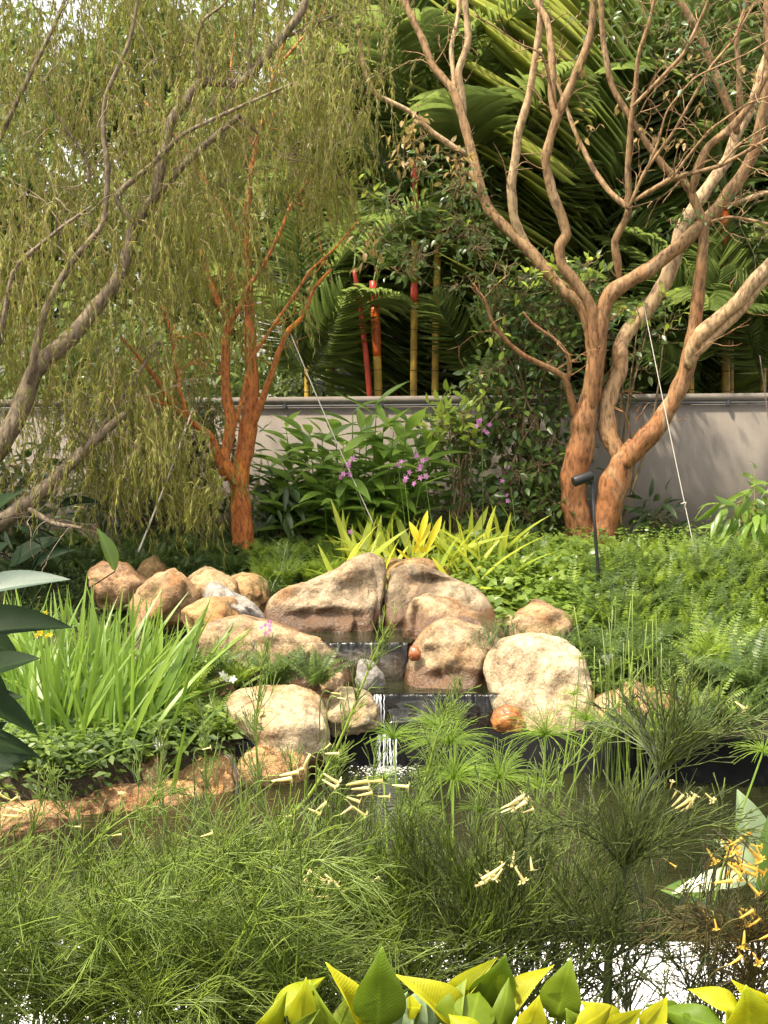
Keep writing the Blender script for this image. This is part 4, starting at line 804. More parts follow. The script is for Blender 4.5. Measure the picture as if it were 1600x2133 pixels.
giant('giant stemless palm rearing upright fronds between the branching limbs', 1150, 12.9, [(1040, -60, 0, 0), (1190, -120, 2, 1), (940, 150, 1, 0), (1330, 40, 2, 0), (1270, 260, 1, 0), (1100, 250, 0, 0)])
giant('giant stemless palm with fronds behind the thick forked trunk', 1450, 13.2, [(1390, -80, 0, 0), (1560, -40, 2, 0), (1300, 160, 1, 0), (1640, 220, 1, 0), (1480, 120, 2, 1)])
giant('giant stemless palm rising behind the red and yellow canes', 900, 13.4, [(830, 0, 0, 0), (960, -80, 2, 0), (740, 220, 1, 0), (1020, 200, 1, 0), (890, 200, 2, 0)])
PALMS = {o['label']: o for o in bpy.data.objects if o.name.startswith('lipstick_palm')}
def hero(key, bx, by, tx, ty, Y, k, n=(0, -1, 0.35), bright=False, dy=-0.3):
    par = next(o for l, o in PALMS.items() if key in l)
    obj('frond', (FHB if bright else FH)[k], None, par, frame(P(bx, by, Y), P(tx, ty, Y + dy), n))
for a_ in (('slim red', 1040, 570, 1012, 170, 12.0, 0), ('slim red', 1040, 560, 900, 250, 12.1, 1), ('slim red', 1045, 520, 1210, 330, 12.0, 2), ('slim red', 1040, 600, 1180, 720, 11.9, 1),
           ('tall dark feather', 1000, 140, 840, 330, 13.4, 2), ('tall dark feather', 990, 130, 800, 60, 13.5, 0), ('tall dark feather', 1010, 120, 1290, 420, 13.2, 2), ('tall dark feather', 1010, 100, 1200, 480, 13.0, 0), ('tall dark feather', 1000, 110, 1080, 560, 13.1, 2),
           ('feathery palm lit', 1110, 90, 1420, 150, 12.8, 2), ('feathery palm lit', 1120, 70, 1400, 40, 12.9, 0), ('feathery palm lit', 1130, 80, 1330, 270, 12.9, 1), ('feathery palm lit', 1140, 60, 960, 130, 13.0, 2),
           ('filling the gap', 1390, 180, 1250, 480, 13.4, 2), ('filling the gap', 1390, 190, 1560, 420, 13.4, 0), ('broad dark fronds', 1640, 170, 1430, 60, 12.6, 2), ('broad dark fronds', 1640, 190, 1420, 300, 12.6, 0),
           ('red foot', 1330, 350, 1200, 620, 12.3, 0), ('red foot', 1330, 350, 1450, 640, 12.2, 2), ('orange crownshaft beyond', 1512, 420, 1400, 620, 12.1, 1), ('orange crownshaft beyond', 1512, 420, 1620, 640, 12.0, 2),
           ('near its end', 1440, 760, 1330, 560, 11.7, 2), ('near its end', 1440, 780, 1500, 560, 11.7, 0), ('near its end', 1450, 790, 1340, 730, 11.65, 1), ('thick forked', 1590, 800, 1500, 600, 11.7, 2), ('thick forked', 1600, 800, 1640, 560, 11.7, 0),
           ('nearest the orange', 862, 420, 720, 300, 12.0, 2), ('nearest the orange', 862, 400, 800, 150, 12.1, 0), ('dark red crownshaft behind', 917, 330, 1040, 300, 12.0, 2), ('dark red crownshaft behind', 917, 330, 860, 140, 12.2, 2), ('orange-barked tree', 690, 340, 560, 420, 12.8, 2), ('orange-barked tree', 690, 340, 720, 160, 12.8, 0),
           ('beside the dark cladding', 640, 800, 720, 600, 11.9, 2), ('beside the dark cladding', 640, 790, 560, 640, 11.9, 0), ('orange-barked tree', 690, 350, 780, 560, 12.9, 2), ('orange-barked tree', 690, 350, 620, 540, 12.9, 1), ('drooping fronds behind dark', 985, 800, 1060, 610, 11.75, 2), ('drooping fronds behind dark', 985, 790, 900, 620, 11.75, 1), ('nearest the orange', 861, 380, 960, 600, 12.2, 1), ('dark red crownshaft behind', 915, 340, 780, 480, 12.4, 0)):
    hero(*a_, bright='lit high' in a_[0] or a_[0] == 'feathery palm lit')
# ------------------------------------------------------------------ building and far trees
bd = thing('building', (0.4, 14.6, 0.6), 'dark slatted building wall glimpsed behind the palm canes', 'building')
obj('wall', box(-1.0, 4.6, 14.6, 17.5, 0.5, 3.6, 0.02), M['dark_panel'], bd)
sl = box(-0.045, 0.045, -0.03, 0.0, 0.0, 3.0, 0.006)
for i in range(54): obj('slat', sl, M['dark_panel'], bd, Matrix.Translation((-0.95 + i * 0.103, 14.597, 0.55)))
pb = thing('pale_building', (-1.2, 15.4, 0.6), 'pale grey building corner showing between the willowy twigs', 'building')
obj('wall', box(-1.45, -0.9, 15.4, 17.6, 0.5, 2.95, 0.02), M['pale_panel'], pb)
obj('roof_edge', box(-1.55, -0.8, 15.3, 17.7, 2.953, 3.04, 0.01), M['dark_panel'], pb)
def far_tree(label, x, Y, zc, rx, rz, n, seed, size=(0.10, 0.2)):
    R = np.random.default_rng(seed); t = thing('broadleaf_tree', (x, Y, 0.6), label, 'tree', 'trees beyond the wall')
    th = 0.12; V, F = tube([(x, Y, 0.4), (x + 0.1, Y, zc * 0.5), (x, Y, zc)], [th, th * 0.8, th * 0.4], 8); obj('trunk', mk('trunk', V, F), M['bark_willow'], t)
    k = 46; C = R.normal(0, 0.42, (k, 3)); C = C / np.maximum(1, np.linalg.norm(C, axis=1, keepdims=True)) * np.array((rx, rx * 0.7, rz)) + np.array((x, Y, zc))
    g = Geo()
    pos = np.repeat(C, n // k, 0) + R.normal(0, 0.27, (n // k * k, 3)); m = len(pos)
    g.add(*scatter(leaf_tpl(0.45, 2, 0.1, 0.2), pos, nz(R.normal(0, 1, (m, 3)) + np.array((0, 0, -0.4))), nz(R.normal(0, 0.6, (m, 3)) + np.array((0, -0.3, 1))), R.uniform(*size, m)))
    for c in C[:10]:
        V, F = tube([(x, Y, zc * 0.6), (np.array((x, Y, zc)) + c) / 2 + R.normal(0, 0.1, 3), c], [0.05, 0.03, 0.012], 5); g2 = mk('branch', V, F); obj('branch', g2, M['bark_willow'], t)
    tag(obj('crown', g.mesh('crown'), M['far'], t), kind='stuff')
far_tree('dense dark tree closing the view behind tall feather palms', 2.4, 18.5, 4.4, 2.6, 2.6, 15000, 1)
far_tree('dark tree crown high behind the yellow-green palm', 0.9, 19.5, 5.2, 2.4, 2.4, 13000, 2)
far_tree('dark tree between the weeping twigs and palms', -0.6, 18.2, 4.3, 1.7, 2.2, 10000, 3)
far_tree('thin-crowned tree behind the orange-barked tree', -2.0, 19.0, 3.8, 1.6, 1.7, 9500, 4)
far_tree('loose tree behind the thickest weeping foliage', -4.2, 18.0, 3.6, 1.8, 1.9, 11000, 5)
far_tree('tree whose crown fills sky above the weeping branches', -3.3, 20.5, 6.0, 2.2, 1.8, 13000, 6)
far_tree('broad dark tree at far end of the wall', 5.2, 18.0, 4.0, 2.6, 2.8, 12000, 7)
far_tree('mid-height leafy tree filling gaps behind the giant palms', 1.9, 15.9, 3.7, 1.5, 1.9, 15000, 21, (0.09, 0.17))
far_tree('leafy tree behind the red and yellow canes', 0.35, 16.0, 3.9, 1.3, 1.8, 13000, 22, (0.09, 0.17))
far_tree('leafy tree behind the fronds beside frame edge', 3.6, 15.9, 3.6, 1.5, 1.9, 13000, 23, (0.09, 0.17))
far_tree('low bushy tree just behind the wall under weeping foliage', -2.6, 13.2, 1.6, 1.1, 0.9, 7000, 8, (0.07, 0.13))
far_tree('low bushy tree behind wall where the weeping trunk leans', -4.2, 13.0, 1.7, 1.2, 1.0, 7000, 9, (0.07, 0.13))

far_tree('low bushy tree hiding most of the pale building', -1.3, 13.4, 1.5, 0.9, 0.75, 6500, 10, (0.07, 0.13))
# ------------------------------------------------------------------ shrubs in front of the wall
def shrub(name, label, poly, n, Y0, Y1, m, n_leaf, r, size, tpl=None, seed=1, cat='shrub', base=None, hang=0.2):
    R = np.random.default_rng(seed); cs = spots(poly, n, Y0, Y1, R)
    b = np.array(base if base is not None else (np.mean([c[0] for c in cs]), (Y0 + Y1) / 2, 0.58))
    t = thing(name, b, label, cat)
    for k in range(7):
        c = cs[int(R.integers(0, len(cs)))]; mid = (b + c) / 2 + R.normal(0, 0.05, 3)
        V, F = tube(smooth_path([b + R.normal(0, 0.03, 3) * (1, 1, 0), mid, c], 8), np.linspace(0.012, 0.004, 8), 6); obj('stem', mk('stem', V, F), M['twig'], t)
    sprays(t, cs, m, n_leaf, r, size, tpl, 'foliage', seed + 50, hang)
    return t
OV = leaf_tpl(0.46, 4, 0.12, 0.18)
LN_ = leaf_tpl(0.26, 4, 0.15, 0.3, 0.4)
shrub('glossy_shrub', 'glossy green shrub growing up through the smooth-barked tree', [(1040, 560), (1180, 540), (1290, 580), (1250, 700), (1180, 760), (1060, 760), (1010, 690)], 60, 10.3, 10.8, 'guava_leaf', 22, 0.085, (0.05, 0.085), OV, 11, base=(1.25, 10.5, 0.58))
shrub('glossy_shrub', 'lime-tipped glossy shrub climbing over the wall beside the trunk', [(980, 780), (1060, 740), (1180, 800), (1190, 860), (1100, 900), (1000, 850)], 34, 10.3, 10.75, 'guava_leaf', 20, 0.08, (0.05, 0.09), OV, 12, base=(0.95, 10.5, 0.58))
shrub('glossy_shrub', 'sparse glossy shrub behind the trunk fork above the wall', [(1280, 600), (1400, 610), (1420, 660), (1330, 800), (1280, 900), (1240, 880)], 18, 10.5, 10.8, 'guava_leaf', 14, 0.07, (0.05, 0.08), OV, 13, base=(1.65, 10.6, 0.58))
shrub('dark_shrub', 'dark-leaved bushy shrub against wall between ginger and trunk', [(900, 880), (1000, 860), (1120, 880), (1180, 930), (1190, 1080), (1120, 1120), (960, 1120), (900, 1040)], 80, 10.2, 10.75, 'guava_leaf', 24, 0.085, (0.06, 0.10), OV, 14, base=(0.8, 10.5, 0.58))
t = shrub('fresh_shrub', 'fresh lime-leaved shrub with upright tips before the wall', [(900, 850), (985, 830), (1000, 900), (930, 930)], 12, 10.1, 10.4, 'lime_leaf', 12, 0.07, (0.06, 0.11), OV, 15, base=(0.45, 10.25, 0.58), hang=-1.0)
sprays(gt, [P(x, y, 10.2) for x, y in ((1080, 575), (1100, 600), (1150, 560), (1225, 545), (1030, 690), (1000, 775), (985, 800), (1230, 580), (1270, 560), (1330, 650), (1385, 615), (1400, 650), (740, 410), (760, 395), (960, 455))], 'lime_leaf', 8, 0.05, (0.05, 0.085), OV, seed=9, hang=-0.5)
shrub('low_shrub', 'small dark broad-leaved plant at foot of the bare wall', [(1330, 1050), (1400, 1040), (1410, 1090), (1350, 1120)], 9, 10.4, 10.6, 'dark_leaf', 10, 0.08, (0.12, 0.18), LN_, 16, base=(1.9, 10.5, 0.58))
shrub('leafy_shrub', 'leafy shrub with drooping pointed leaves at far end of wall', [(1520, 1040), (1640, 1020), (1660, 1160), (1560, 1160)], 22, 9.6, 10.1, 'ginger', 12, 0.10, (0.14, 0.22), LN_, 17, base=(2.55, 9.8, 0.55), hang=1.0)
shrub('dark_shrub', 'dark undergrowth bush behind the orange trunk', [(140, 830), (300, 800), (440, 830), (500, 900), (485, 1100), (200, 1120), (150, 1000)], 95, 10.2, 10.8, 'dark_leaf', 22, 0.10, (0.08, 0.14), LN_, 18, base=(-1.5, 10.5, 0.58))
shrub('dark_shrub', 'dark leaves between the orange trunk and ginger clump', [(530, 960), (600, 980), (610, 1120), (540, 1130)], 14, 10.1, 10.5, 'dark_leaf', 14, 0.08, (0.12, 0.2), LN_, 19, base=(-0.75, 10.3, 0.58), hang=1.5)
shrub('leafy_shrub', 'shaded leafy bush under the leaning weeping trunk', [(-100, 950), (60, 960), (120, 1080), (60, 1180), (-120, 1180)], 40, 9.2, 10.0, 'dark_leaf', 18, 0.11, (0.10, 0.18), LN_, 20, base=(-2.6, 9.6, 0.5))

# ginger: canes with big lance-shaped leaves, each leaf its own piece
GL = [leaf_tpl(0.29, 6, 0.10, d, 0.4) for d in (0.15, 0.35, 0.55)]
GLM = [mk('leaf', *g) for g in GL]
for me in GLM: me.materials.append(M['ginger'])
gp = thing('ginger_plant', P(700, 1130, 10.3), 'broad clump of lush green ginger leaves in front of the wall', 'plant')
R = np.random.default_rng(77)
CANE = [(590, 960), (615, 1000), (640, 950), (655, 1010), (670, 900), (690, 960), (700, 890), (715, 930), (735, 860), (750, 920), (765, 890), (780, 950), (800, 880), (820, 900), (835, 940), (850, 880), (870, 920), (890, 950), (720, 1000), (760, 1010), (640, 1040), (600, 1060), (680, 1050), (820, 1000), (860, 1010), (570, 1010), (705, 1040), (745, 980), (790, 1030), (660, 960), (840, 1040), (630, 900), (785, 840)]
for (tx, ty) in CANE:
    Yd = R.uniform(9.95, 10.55); bx = 720 + (tx - 720) * 0.75
    b = P(bx, 1120, Yd); b[2] = 0.56; tp = P(tx, ty, Yd - R.uniform(0, 0.25)); path = smooth_path([b, (b + tp) / 2 + np.array((0, 0, 0.05)), tp], 8)
    V, F = tube(path, np.linspace(0.007, 0.003, 8), 5); cane = obj('cane', mk('cane', V, F), M['ginger'], gp)
    n = 9
    for k in range(n):
        f = 0.30 + 0.7 * k / (n - 1); i = f * 7 * 0.999; j = int(i); p = path[j] + (path[j + 1] - path[j]) * (i - j)
        az = (k % 2) * math.pi + R.normal(0, 0.5) + tx; up = 0.15 + 0.75 * f ** 3 + R.normal(0, 0.12)
        d = np.array((math.cos(az), math.sin(az) * 0.8 - 0.15, up)); L = R.uniform(0.23, 0.37) * (1 - 0.25 * (f > 0.95))
        obj('leaf', GLM[int(R.integers(0, 3))], None, cane, frame(p, p + nz(d) * L, (0.1 * R.normal(), -0.25, 1.0)))

gp = thing('ginger_plant', P(740, 1120, 10.6), 'taller ginger clump pressed close against the wall', 'plant')
R = np.random.default_rng(78)
CANE = [(x_, y_) for x_, y_ in zip(np.linspace(565, 905, 30) + np.random.default_rng(3).normal(0, 8, 30), np.random.default_rng(4).uniform(880, 1030, 30))]
for (tx, ty) in CANE:
    Yd = R.uniform(10.3, 10.85); bx = 720 + (tx - 720) * 0.75
    b = P(bx, 1120, Yd); b[2] = 0.56; tp = P(tx, ty, Yd - R.uniform(0, 0.25)); path = smooth_path([b, (b + tp) / 2 + np.array((0, 0, 0.05)), tp], 8)
    V, F = tube(path, np.linspace(0.007, 0.003, 8), 5); cane = obj('cane', mk('cane', V, F), M['ginger'], gp)
    n = 7
    for k in range(n):
        f = 0.30 + 0.7 * k / (n - 1); i = f * 7 * 0.999; j = int(i); p = path[j] + (path[j + 1] - path[j]) * (i - j)
        az = (k % 2) * math.pi + R.normal(0, 0.5) + tx; up = 0.15 + 0.75 * f ** 3 + R.normal(0, 0.12)
        d = np.array((math.cos(az), math.sin(az) * 0.8 - 0.15, up)); L = R.uniform(0.23, 0.37) * (1 - 0.25 * (f > 0.95))
        obj('leaf', GLM[int(R.integers(0, 3))], None, cane, frame(p, p + nz(d) * L, (0.1 * R.normal(), -0.25, 1.0)))

# ------------------------------------------------------------------ blades: iris, orchid, grasses
def blade_mesh(w=0.05, bend=0.2, n=7, fold=0.25, peak=0.35, curl=1.6):
    V = []; F = []
    for i in range(n + 1):
        t = i / n; ww = (0.55 + 0.45 * min(1, t / peak)) * (1 - max(0, (t - peak) / (1 - peak)) ** 2.2) * w / 2 + 0.0008
        zc = -bend * t ** curl; y = t * (1 - 0.35 * bend * t)
        V += [(-ww, y, zc + fold * ww), (0, y, zc), (ww, y, zc + fold * ww)]
        if i: a = (i - 1) * 3; b = i * 3; F += [(a, a + 1, b + 1, b), (a + 1, a + 2, b + 2, b + 1)]
    return mk('blade', V, np.array(F))
IB = [blade_mesh(0.031, b) for b in (0.05, 0.15, 0.3, 0.5)] + [blade_mesh(0.03, 0.9, 10)]
for me in IB: me.materials.append(M['iris'])
def blades(parent, base_poly, n, Yr, tip_fn, meshes, R, w=(0.8, 1.2), lenr=(0.5, 0.9)):
    for k in range(n):
        q = R.uniform(0, 1, 2); bx = base_poly[0] + (base_poly[1] - base_poly[0]) * q[0]; Yd = R.uniform(*Yr)
        b = P(bx, 1600, Yd); b[2] = gz(b[0], Yd) - 0.02
        d = tip_fn(q[0], R); L = R.uniform(*lenr); az = R.uniform(-math.pi, math.pi)
        nrm = (math.cos(az), -abs(math.sin(az)) - 0.2, 0.35)
        obj('blade', meshes[int(R.integers(0, len(meshes)))], None, parent, frame(b, b + nz(np.array(d)) * L, nrm, R.uniform(*w)))
ir = thing('iris_plant', P(220, 1610, 7.1), 'bright green clump of upright sword-shaped leaves on the pond bank', 'plant')
blades(ir, (40, 335), 290, (6.85, 7.7), lambda q, R: (-0.22 + 0.62 * q + R.normal(0, 0.24), R.normal(0, 0.22) - 0.05, 1.0), IB, np.random.default_rng(8), (0.7, 1.35), (0.38, 0.86))
ir2 = thing('iris_plant', P(60, 1560, 7.5), 'arching grassy leaves between iris clump and dark big leaves', 'plant')
blades(ir2, (-60, 90), 60, (7.2, 7.9), lambda q, R: (R.normal(0, 0.3), R.normal(0, 0.2), 1.0), IB, np.random.default_rng(9), (0.7, 1.1), (0.4, 0.75))
ir3 = thing('day_lily', P(420, 1450, 7.7), 'darker arching strap-leaved clump between iris and the sloping boulder', 'plant')
IB2 = [blade_mesh(0.05, b, 9) for b in (0.25, 0.5, 0.8)]
for me in IB2: me.materials.append(M['ginger'])
blades(ir3, (370, 470), 46, (7.6, 8.0), lambda q, R: (-0.4 + 0.9 * q + R.normal(0, 0.3), R.normal(0, 0.25) - 0.1, 0.9), IB2, np.random.default_rng(10), (0.8, 1.2), (0.30, 0.58))
# ground orchids
oc = thing('ground_orchid', P(870, 1160, 9.5), 'yellow-green strap-leaved orchid clump behind the largest boulder', 'plant')
SB = [blade_mesh(0.11, b, 10, 0.3, 0.5) for b in (0.25, 0.6, 0.95)]
for me in SB: me.materials.append(M['strap'])
YB = blade_mesh(0.17, 0.45, 9, 0.5, 0.55); YB.materials.append(M['yellow'])
R = np.random.default_rng(12)
for k in range(170):
    bx = R.uniform(715, 1075); Yd = R.uniform(8.95, 9.7); b = P(bx, 1165, Yd); b[2] = gz(b[0], Yd)
    d = np.array(((bx - 890) / 230 * 0.7 + R.normal(0, 0.35), R.normal(0, 0.25) - 0.1, 1.0)); az = R.uniform(-3, 3)
    obj('blade', SB[int(R.integers(0, 3))], None, oc, frame(b, b + nz(d) * R.uniform(0.34, 0.60), (math.cos(az), math.sin(az) * 0.5 - 0.5, 0.5), R.uniform(0.55, 0.95)))
for (bx, by, tx, ty, w) in ((850, 1165, 835, 1145, 1.1), (862, 1150, 900, 1090, 1.2), (880, 1150, 862, 1085, 1.3), (885, 1150, 925, 1075, 1.0), (870, 1130, 895, 1066, 1.1)):
    tag(obj('blade', YB, None, oc, frame(P(bx, by, 9.05), P(tx, ty, 8.98), (0.2, -1, 0.3), w)), 'bright yellow dying leaf')
def flower_mesh(n=5, pl=0.5, w=0.5, cup=0.3, c=0.12):
    g = Geo(); tp = leaf_tpl(w, 3, 0.1, 0.25, 0.55)
    for k in range(n):
        a = 2 * math.pi * k / n; g.add(*scatter(tp, np.array([(0, 0, 0)]), np.array([(math.cos(a), math.sin(a), cup)]), np.array([(-math.cos(a) * cup, -math.sin(a) * cup, 1.0)]), pl))
    g.add(ICO[3][0] * c * 0.6 + np.array((0, 0, 0.08)), ICO[3][1]); return g.mesh('flower')
PF = flower_mesh(); PF.materials.append(M['petal_purple'])
def spike(parent, pts, Y, flowers, me, fs, m='ginger', r=0.003):
    path = smooth_path([P(x, y, Y) for x, y in pts], 10); V, F = tube(path, np.linspace(r, r * 0.6, 10), 5); s = obj('flower_stalk', mk('flower_stalk', V, F), M[m], parent)
    for (x, y) in flowers:
        p = P(x, y, Y - 0.01); d = np.array((R.normal(0, 0.5), -1, R.normal(0, 0.4))); q = p - nz(d) * 0.001
        Mx = Matrix.Translation(Vector(p)) @ Vector(d).to_track_quat('Z', 'Y').to_matrix().to_4x4() @ Matrix.Scale(fs, 4)
        obj('flower', me, None, s, Mx)
def cl(x, y, n, sx=10, sy=14): return [(x + R.normal(0, sx), y + R.normal(0, sy)) for _ in range(n)]
spike(oc, [(770, 1090), (745, 1030), (724, 955)], 9.3, cl(724, 970, 6), PF, 0.042)
spike(oc, [(845, 1100), (838, 1040), (828, 960)], 9.3, cl(830, 968, 3, 4), PF, 0.035)
spike(oc, [(855, 1110), (850, 1060), (842, 995)], 9.2, cl(846, 1000, 4, 8), PF, 0.04)
spike(oc, [(905, 1120), (895, 1060), (880, 960)], 9.3, cl(878, 975, 7, 9), PF, 0.042)
spike(oc, [(1005, 1130), (1006, 1020), (1003, 870)], 9.4, cl(1004, 878, 7, 10), PF, 0.036)
spike(oc, [(1075, 1100), (1070, 1060), (1064, 1015)], 9.4, cl(1060, 1018, 4, 9), PF, 0.034)
spike(oc, [(735, 1160), (732, 1120), (730, 1105)], 9.2, [(730, 1108)], PF, 0.036)
# little flowers by the boulders
lp = thing('purple_flower_plant', P(560, 1420, 7.55), 'small plant holding a purple bloom over the sloping boulder', 'plant')
spike(lp, [(566, 1440), (562, 1380), (558, 1318)], 7.45, cl(558, 1310, 7, 8, 7), PF, 0.028)
YF = flower_mesh(5, 0.5, 0.35, 0.9); YF.materials.append(M['petal_yellow'])
yp = thing('yellow_flower_plant', P(90, 1420, 7.4), 'small plant with yellow blooms beside the iris leaves', 'plant')
spike(yp, [(112, 1640), (100, 1420), (88, 1290)], 6.55, cl(88, 1305, 12, 9, 16), YF, 0.034)
WF = flower_mesh(6, 0.5, 0.16, 0.7, 0.05); WF.materials.append(M['petal_white'])
wp = thing('spider_lily', P(200, 1630, 6.6), 'white spider lily bloom on a long pale stalk over the water edge', 'plant')
spike(wp, [(180, 1600), (250, 1562), (328, 1548)], 6.6, [(330, 1546), (334, 1549), (328, 1552)], WF, 0.055, 'papyrus')
WG = flower_mesh(5, 0.5, 0.6, 0.3); WG.materials.append(M['petal_white'])
wq = thing('white_flower_plant', P(450, 1470, 7.6), 'low plant with small white blooms above the pinkish rock', 'plant')
spike(wq, [(470, 1450), (466, 1425), (462, 1408)], 7.5, [(463, 1406), (440, 1420), (485, 1415), (470, 1412)], WG, 0.05)

# ------------------------------------------------------------------ ferns and ground cover
def fern_frond(L=1.0, pairs=22, ll=0.2, droop=0.7, w=0.32, seed=0, lacy=False):
    R = np.random.default_rng(seed); n = 12; t = np.linspace(0, 1, n); ang = 0.5 - droop * 1.5 * t
    d = np.stack([0 * t, np.cos(ang), np.sin(ang)], -1); path = np.concatenate(([[0, 0, 0]], np.cumsum(d[:-1] / (n - 1), 0))) * L
    g = Geo(); g.add(*tube(path, np.linspace(0.008, 0.003, n) * L, 3, False)); T = nz(np.gradient(path, axis=0)); S = np.array((1.0, 0, 0)); pos = []; dr = []; nr = []; sz = []
    for k in range(pairs):
        f = 0.1 + 0.9 * k / (pairs - 1); x = f * (n - 1) * 0.999; i = int(x); p = path[i] + (path[i + 1] - path[i]) * (x - i); e = math.sin(math.pi * (0.16 + 0.84 * f) ** 0.8) * 0.9 + 0.1
        U = np.cross(S, T[i])
        for s in (-1, 1):
            dd = nz(S * s + T[i] * 0.35 + R.normal(0, 0.08, 3) - U * 0.12); l = ll * L * e
            pos.append(p); dr.append(dd); nr.append(U); sz.append(l)
            if lacy:
                for h in (0.3, 0.5, 0.7, 0.88):
                    for s2 in (-1, 1): pos.append(p + dd * l * h); dr.append(nz(dd * 0.6 + T[i] * s2 * 0.8)); nr.append(U); sz.append(l * 0.42 * (1.15 - h))
    tp = leaf_tpl(w, 2, 0.1, 0.15, 0.35); g.add(*scatter(tp, np.array(pos), np.array(dr), np.array(nr), np.array(sz)))
    V = np.concatenate(g.V); return V, [np.concatenate(f) for f in g.F.values()]
FF = [fern_frond(1, 24, 0.15, 0.5, 0.34, 1), fern_frond(1, 26, 0.14, 0.8, 0.34, 2), fern_frond(1, 22, 0.16, 0.3, 0.34, 3)]
FL = [fern_frond(1, 15, 0.30, 0.5, 0.24, 4, True), fern_frond(1, 15, 0.28, 0.8, 0.24, 5, True)]
def xform(Vv, M4): A = np.array(M4); return Vv @ A[:3, :3].T + A[:3, 3]
def fern_mass(name, label, spots_, fr, m, R, L=(0.22, 0.42), n=7):
    g = Geo()
    for b in spots_:
        a0 = R.uniform(0, 6.28); k = int(n * R.uniform(0.7, 1.3))
        for i in range(k):
            az = a0 + i * 2.4 + R.normal(0, 0.2); d = np.array((math.cos(az), math.sin(az), R.uniform(0.5, 1.5))); l = R.uniform(*L)
            V, Fs = fr[int(R.integers(0, len(fr)))]; M4 = frame(b, b + nz(d) * l, (-d[0] * 0.6, -d[1] * 0.6, 1.0)); g.add(xform(V, M4), Fs)
    return tag(obj(name, g.mesh(name), M[m]), label, 'ground cover', kind='stuff')
def bank_spots(xr, Yr, n, R, dz=0.0, keep=None):
    out = []
    while len(out) < n:
        Yd = R.uniform(*Yr); x = R.uniform(*xr) / F_PX * Yd
        if keep and not keep(x * F_PX / Yd + 800, Yd): continue
        out.append(np.array((x, Yd, gz(x, Yd) + dz)))
    return out
R = np.random.default_rng(41)
cover_keep = lambda px, Yd: px > 1000 + (9.6 - Yd) * 130 if Yd < 9.6 else px > 960
fern_mass('sword_ferns', 'mass of bright sword ferns on the bank below the bare wall', bank_spots((230, 980), (8.9, 9.7), 130, R, 0.0, lambda px, Yd: px > 1060), FF, 'fern', R, (0.20, 0.36), 8)
fern_mass('low_ferns', 'short bright ferns carpeting the ground under the bare wall', bank_spots((230, 980), (9.6, 10.7), 150, R, -0.02, lambda px, Yd: px > 1040), FF, 'fern', R, (0.10, 0.22), 8)
fern_mass('tall_ferns', 'taller arching ferns standing out of the fern bank', bank_spots((300, 980), (8.3, 9.2), 30, R, 0.02, lambda px, Yd: px > 1120), FF, 'fern', R, (0.28, 0.42), 8)
fern_mass('lacy_ferns', 'mass of lacy ferns running down the bank to the pond', bank_spots((380, 980), (7.55, 9.4), 150, R, 0.02, lambda px, Yd: px > 1230), FL, 'fern_dark', R, (0.22, 0.42), 8)
fern_mass('mixed_ferns', 'light green low ferns among the lacy ferns', bank_spots((330, 980), (7.7, 9.3), 90, R, 0.04, lambda px, Yd: px > 1230), FF, 'fern', R, (0.18, 0.34), 6)
fern_mass('tree_foot_ferns', 'feathery ground ferns around the orange trunk foot', bank_spots((-700, -60), (9.5, 10.4), 120, R, 0.0), FL, 'fern_dark', R, (0.14, 0.26), 7)
fern_mass('bright_ferns', 'bright feathery ferns between orange trunk and orchids', bank_spots((-260, -90), (9.2, 9.9), 36, R, 0.04), FL, 'fern', R, (0.14, 0.24), 7)
def leaf_mass(name, label, sp, tpl, m, R, size, h=0.14, per=16, r=0.09):
    b = np.repeat(np.array(sp), per, 0); n = len(b); pos = b + R.normal(0, r, (n, 3)) * (1, 1, 0) + np.stack([0 * b[:, 0], 0 * b[:, 0], R.uniform(0.01, h, n)], -1)
    a = R.uniform(0, 6.28, n); d = np.stack([np.cos(a), np.sin(a), R.normal(0.1, 0.3, n)], -1)
    V, Fq = scatter(tpl, pos, d, nz(R.normal(0, 0.35, (n, 3)) + np.array((0, -0.35, 1))), R.uniform(*size, n))
    return tag(obj(name, mk(name, V, Fq), M[m]), label, 'ground cover', kind='stuff')
leaf_mass('creeping_ground_cover', 'heart-leaved creeper carpet behind the boulders', bank_spots((130, 480), (8.4, 9.8), 230, R, 0.05, lambda px, Yd: px > 900 + (9.8 - Yd) * 90), leaf_tpl(0.85, 3, 0.1, 0.2, 0.3, 0.8), 'cover', R, (0.035, 0.075), 0.2)
leaf_mass('small_leaf_cover', 'tiny-leaved cover filling gaps between ferns', bank_spots((180, 1000), (7.6, 10.4), 520, R, 0.02, lambda px, Yd: px > 980 + max(0, 9.3 - Yd) * 170), leaf_tpl(0.6, 2, 0.1, 0.2), 'cover', R, (0.025, 0.05), 0.2, 18, 0.12)
leaf_mass('low_weeds', 'low leafy weeds under the weeping tree', bank_spots((-900, -200), (7.9, 10.4), 260, R, 0.0, lambda px, Yd: px < 560 and (Yd > 8.6 or px < 200)), leaf_tpl(0.5, 2, 0.1, 0.2), 'fern_dark', R, (0.03, 0.06), 0.12, 14, 0.12)
leaf_mass('edge_weeds', 'leafy weeds hanging along the rusty pond edging', [p for p in bank_spots((-850, -330), (6.2, 7.3), 420, R, 0.0, lambda px, Yd: px < 470) if p[2] > -0.2], leaf_tpl(0.42, 2, 0.1, 0.2), 'cover', R, (0.03, 0.07), 0.16, 12, 0.08)
leaf_mass('bank_weeds', 'low leaves covering the bank beneath the iris', bank_spots((-900, -330), (6.6, 8.2), 420, R, 0.0, lambda px, Yd: px < 480), leaf_tpl(0.4, 2, 0.1, 0.2), 'fern_dark', R, (0.04, 0.09), 0.14, 14, 0.10)
